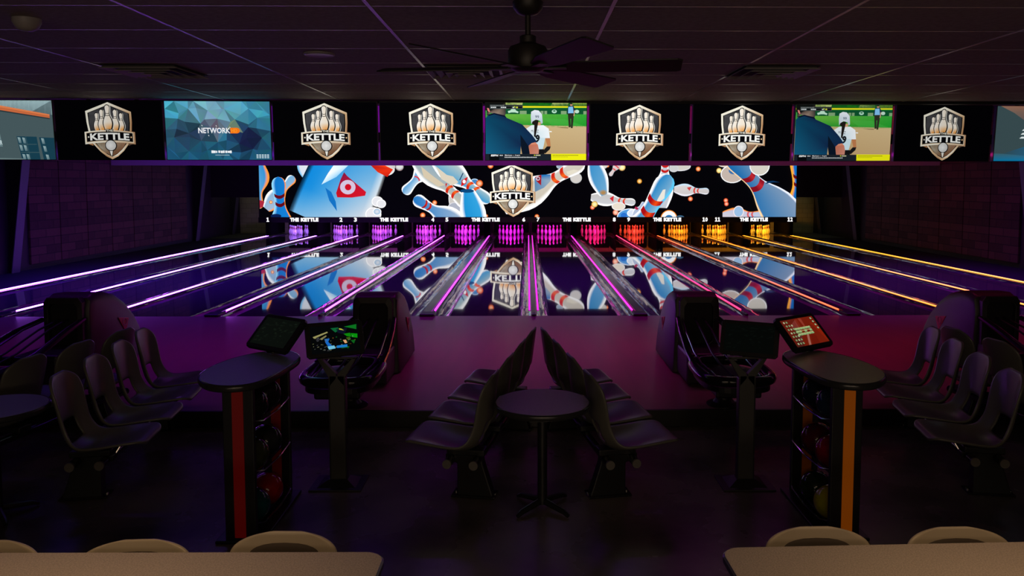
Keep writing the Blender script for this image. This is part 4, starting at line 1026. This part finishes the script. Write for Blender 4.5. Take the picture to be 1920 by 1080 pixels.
def monitor_head(parent_name, pic, loc, yaw, tilt, label, neck):
    """a monitor on its own stand: 'stand' reaches the floor, 'neck' sits on a table"""
    t = empty(parent_name, loc, yaw)
    hz = 0
    h = MB(); w, hh = .222, .142
    h.prism([(-w, -hh+.02), (-w+.02, -hh), (w-.02, -hh), (w, -hh+.02), (w, hh-.02), (w-.02, hh), (-w+.02, hh), (-w, hh-.02)], 'y', 0, .035, BLACK)
    hb = h.build('monitor_housing', t, bevel=.004)
    so = pic.build('screen', lambda X, Y, d: ((X/430-.5)*.375, -.0015-d, (.5-Y/270)*.225), m_ts, t)
    return t, hb, so
def place_head(hb, so, z, tilt, y=0):
    for o in (hb, so): o.location = (0, y, z); o.rotation_euler = (-tilt, 0, 0)
for nm, x, y, yaw, tilt, pic, lb in (('console', -1.40, 5.56, math.radians(-18), math.radians(22), pic_green(), 'touch monitor with lit green and blue picture on a floor post, left of middle'),
                           ('console', 1.605, 5.53, math.radians(-20+0), math.radians(22), pic_dim((3, 5, 4)), 'dark touch monitor on a grey floor post, right of the middle')):
    t, hb, so = monitor_head('touch_monitor_stand', pic, (x, y, FLOOR_Z), 0, tilt, lb, 0)
    yw = math.radians(18) if x < 0 else math.radians(-18)
    yw = -yw if False else yw
    place_head(hb, so, 1.075, tilt, -.05)
    for o in (hb, so): o.rotation_euler = (-tilt, 0, yw*1.45); o.scale = (.93, 1, .90)
    place_z = [setattr(o, 'location', (0, -.05, 1.10)) for o in (hb, so)]
    q = MB(); q.box(-.055, .055, -.03, .03, .04, .82, STEEL); q.box(-.062, -.055, -.034, .034, .04, .80, BLACK); q.box(.055, .062, -.034, .034, .04, .80, BLACK); q.build('post', t, bevel=.004)
    q = MB()
    for s_ in (-1, 1): q.prism([(s_*.055, .74), (s_*.005, .80), (s_*.005, .835), (s_*.12, .955), (s_*.145, .955), (s_*.062, .81)], 'y', -.03, .02, STEEL)
    q.box(-.14, .14, -.03, .02, .945, .96, STEEL); q.build('forked_bracket', t, bevel=.002)
    q = MB(); q.tube([(0, .0, .94), (0, .01, 1.06)], .03, BLACK, n=10); q.build('hinge', t)
    q = MB(); q.prism([(-.19, -.15), (.19, -.15), (.19, .15), (-.19, .15)], 'z', 0, .012, DARKSTEEL)
    vs = [(-.14, -.11, .012), (.14, -.11, .012), (.14, .11, .012), (-.14, .11, .012), (-.07, -.045, .05), (.07, -.045, .05), (.07, .045, .05), (-.07, .045, .05)]
    q.add(vs, [(0, 1, 5, 4), (1, 2, 6, 5), (2, 3, 7, 6), (3, 0, 4, 7), (4, 5, 6, 7)], DARKSTEEL); q.build('base_plate', t, bevel=.003)
    tag(t, lb, 'touch monitor')
for sg, pic, lb in ((1, pic_keys(), 'touch monitor with a lit orange keyboard picture at the back of the orange striped table'), (-1, pic_dim((9, 13, 9)), 'dim touch monitor at the back of the red striped table')):
    x = 1.985 if sg > 0 else -1.80
    t, hb, so = monitor_head('touch_monitor', pic, (x, 5.22, FLOOR_Z+1.0355), 0, 0, lb, 0)
    for o in (hb, so): o.location = (.01*sg, .22, .125); o.rotation_euler = (-math.radians(44), 0, sg*math.radians(35))
    q = MB(); q.lathe([(.05, 0), (.05, .006), (.025, .012)], BLACK, (0, .155, 0), 20); q.build('base', t, smooth=40)
    q = MB(); q.tube([(0, .155, .008), (0, .20, .022), (.005*sg, .262, .105)], .013, BLACK, n=10); q.build('neck', t, smooth=True)
    tag(t, lb, 'touch monitor')

# ================================================================ FRONT TABLES AND CHAIRS
m_ftop = noisy('speckled_laminate', (0.42, 0.36, 0.31), (0.56, 0.48, 0.42), (1, 1, 1), 160, (0.45, 0.55), 0, detail=2, contrast=(.4, .6))
def rrect(x0, x1, y0, y1, r, n=8):
    out = []
    for cx_, cy_, a0 in ((x1-r, y1-r, 0), (x0+r, y1-r, 90), (x0+r, y0+r, 180), (x1-r, y0+r, 270)):
        for k in range(n+1): a = math.radians(a0+90*k/n); out.append((cx_+r*math.cos(a), cy_+r*math.sin(a)))
    return out
def front_table(x0, x1, loc, rz, label):
    r = empty('long_table', loc, rz)
    P = rrect(x0, x1, -.72, 0, .075)
    q = MB(); q.prism(P, 'z', .722, .7505, m_ftop); q.build('tabletop', r)
    e = MB(); P2 = rrect(x0-.008, x1+.008, -.728, .008, .083); n = len(P); rg = [(P, .722), (P2, .724), (P2, .745), (P, .7495)]
    vs = [(x, y, z) for pp, z in rg for x, y in pp]; e.add(vs, [(k*n+i, k*n+(i+1) % n, (k+1)*n+(i+1) % n, (k+1)*n+i) for k in range(3) for i in range(n)], m_edge); e.build('edge_band', r, smooth=60)
    for x in ((-1.345, -2.6) if x0 < 0 else (1.565, 2.7)):
        q = MB(); q.box(x-.035, x+.035, -.40, -.33, .03, .70, BLACK); q.box(x-.1, x+.1, -.62, -.12, .70, .722, BLACK); q.build('post', r, bevel=.004)
        q = MB(); q.box(x-.03, x+.03, -.66, -.10, 0, .03, BLACK); q.build('foot', r, bevel=.006)
    tag(r, label, 'table')
front_table(-3.0, -.575, (0, 2.985, FLOOR_Z), -.006, 'long speckled beige table in the left foreground with black edge')
front_table(.78, 3.2, (0, 2.985, FLOOR_Z), .03, 'long speckled beige table in the right foreground with black edge')
CH = [(0, .44, .405, .16, .0), (.04, .43, .43, .20, .0), (.10, .40, .445, .215, .004), (.22, .30, .44, .222, .014), (.38, .13, .43, .222, .024), (.48, .02, .43, .212, .03),
      (.56, -.05, .46, .19, .03), (.64, -.085, .54, .18, .03), (.74, -.11, .64, .195, .034), (.82, -.13, .715, .212, .036), (.88, -.142, .755, .198, .03), (.93, -.15, .785, .165, .02), (.97, -.156, .805, .115, .008), (1.0, -.16, .815, .055, .0)]
def cafe_chair():
    global SEAT
    r = empty('moulded_chair'); old = SEAT; SEAT = CH
    s = seat_obj('seat_shell', m_seat2, r, hole=False, flip=1); SEAT = old
    q = MB(); n = 28; P = [(.155*math.copysign(abs(math.cos(2*math.pi*k/n))**.75, math.cos(2*math.pi*k/n)), .105*math.copysign(abs(math.sin(2*math.pi*k/n))**.75, math.sin(2*math.pi*k/n))) for k in range(n)]
    vs = [(-.110-.14*z-.004+.55*y*y, y, .665+z) for y, z in P]+[(-.098-.14*z*.9+.5*y*y, y*.88, .665+z*.88) for y, z in P]+[(-.098, 0, .665)]
    q.add(vs, [(k, (k+1) % n, n+(k+1) % n, n+k) for k in range(n)]+[(n+k, n+(k+1) % n, 2*n) for k in range(n)], mat('taupe_shade', (.06, .045, .035), .7)); q.build('back_shade', r, smooth=50)  # dark oval added as the shade in the hollow of the back
    for sx_, sy_ in ((1, 1), (1, -1), (-1, 1), (-1, -1)):
        q = MB(); q.tube([(.06+sx_*.12, sy_*.10, .405), (.06+sx_*.16, sy_*.15, .38), (.06+sx_*.21, sy_*.20, .012)], .011, CHROME, n=8); q.build('leg', r, smooth=True)
        q = MB(); q.lathe([(.015, 0), (.015, .014), (.011, .02)], BLACK, (.06+sx_*.21, sy_*.20, 0), 10); q.build('foot_cap', r)
    return r
ch = cafe_chair()
CHS = [(-2.27, 3.03, 'beige moulded chair behind the left foreground table, cut by the left edge', 0), (-1.64, 3.03, 'beige moulded chair behind the left foreground table, middle of its three', .05), (-1.05, 3.10, 'beige moulded chair behind the left foreground table, nearest its rounded end', -.03),
       (1.26, 3.12, 'beige moulded chair behind the right foreground table, below the orange striped rack', .02), (1.87, 3.11, 'beige moulded chair behind the right foreground table, near the right edge', .03)]
for i, (x, y, lb, a) in enumerate(CHS):
    o = ch if i == 0 else copy_tree(ch); o.location = (x, y, FLOOR_Z); o.rotation_euler = (0, 0, -math.pi/2+a); o.scale = (.9, 1.13, .885)
    tag(o, lb, 'chair', 'chairs behind the foreground tables')

# ================================================================ CEILING THINGS
fan = empty('ceiling_fan', (0.0, 3.80, CEIL_Z-.005)); m_fan = mat('fan_black', (0.018, 0.015, 0.016), .45)
q = MB(); q.lathe([(.075, 0), (.072, -.03), (.05, -.055), (.02, -.065)], m_fan, n=24); q.build('canopy', fan, smooth=40)
q = MB(); q.lathe([(.014, -.05), (.014, -.17)], m_fan, n=14); q.build('downrod', fan, smooth=40)
q = MB(); q.lathe([(.032, -.160), (.040, -.165), (.040, -.195), (.05, -.20), (.088, -.215), (.098, -.235), (.098, -.300), (.09, -.32), (.06, -.335), (.03, -.338)], m_fan, n=32); q.build('motor', fan, smooth=35)
b0 = None
for k in range(6):
    a = math.radians(-7+60*k)
    if b0 is None:
        q = MB(); xs = [.10, .16, .24, .50, .72, .745]; wd = [.03, .045, .062, .070, .074, .062]; n = len(xs); vs = []
        for z0 in (0, .007):
            for x, w in zip(xs, wd):
                for u in (-1, 1): vs.append((x, u*w, z0-u*w*.24))
        fs = []
        for i in range(n-1): fs += [(2*i, 2*i+1, 2*i+3, 2*i+2), (2*n+2*i+2, 2*n+2*i+3, 2*n+2*i+1, 2*n+2*i), (2*i, 2*i+2, 2*n+2*i+2, 2*n+2*i), (2*i+1, 2*n+2*i+1, 2*n+2*i+3, 2*i+3)]
        fs += [(0, 2*n, 2*n+1, 1), (2*n-2, 2*n-1, 4*n-1, 4*n-2)]
        q.add(vs, fs, m_fan); b0 = q.build('blade', fan, bevel=.002); o = b0
        q = MB(); q.box(.05, .19, -.022, .022, -.006, .0, m_fan); q.build('blade_arm', b0)
    else:
        o = b0.copy(); COL.objects.link(o); o.parent = fan; c = b0.children[0].copy(); COL.objects.link(c); c.parent = o
    o.location = (0, 0, -.318); o.rotation_euler = (0, 0, a)
tag(fan, 'black six-bladed ceiling fan hanging on a short rod at the top of the view', 'ceiling fan')

m_vent = mat('vent_metal', (0.34, 0.31, 0.32), .45)
def vent():
    r = empty('ceiling_vent')
    for k, (w, z) in enumerate([(.29, 0), (.215, -.008), (.145, -.014), (.08, -.018)]):
        q = MB(); i_ = w-.030-.004*k
        vs = [(x*w, y*w, z-.002) for x, y in ((-1, -1), (1, -1), (1, 1), (-1, 1))]+[(x*i_, y*i_, z+.022) for x, y in ((-1, -1), (1, -1), (1, 1), (-1, 1))]+[(x*w, y*w, z+.003) for x, y in ((-1, -1), (1, -1), (1, 1), (-1, 1))]
        fs = [(0, 1, 5, 4), (1, 2, 6, 5), (2, 3, 7, 6), (3, 0, 4, 7), (0, 8, 9, 1), (1, 9, 10, 2), (2, 10, 11, 3), (3, 11, 8, 0)]
        q.add([(a, b, c-.024) for a, b, c in vs], fs, m_vent); q.build('vane_ring' if k else 'frame', r)
    q = MB(); q.box(-.29, .29, -.29, .29, -.004, -.001, BLACKM); q.build('backing', r)
    return r
vt = vent()
for i, (x, lb) in enumerate([(-2.92, 'square ceiling air vent at the left, above the blue faceted screen'), (-.49, 'square ceiling air vent behind the fan blades'), (1.92, 'square ceiling air vent at the right, between fan and right screens')]):
    o = vt if i == 0 else copy_tree(vt); o.location = (x, 6.11, CEIL_Z-.002); tag(o, lb, 'air vent', 'square air vents in the ceiling')
q = MB(); q.lathe([(.105, 0), (.105, -.008), (.095, -.014), (.08, -.010), (.01, -.010)], m_vent, n=28); o = q.build('ceiling_speaker', smooth=35); o.location = (-1.43, 5.33, CEIL_Z-.001); tag(o, 'round flush ceiling speaker left of the fan', 'speaker')
q = MB(); q.lathe([(.07, 0), (.07, -.02), (.055, -.05), (.03, -.065), (.002, -.07)], m_vent, n=24); o = q.build('smoke_detector', smooth=60); o.location = (-2.70, 4.22, CEIL_Z-.001); tag(o, 'small round smoke detector on the ceiling near the top left corner', 'smoke detector')
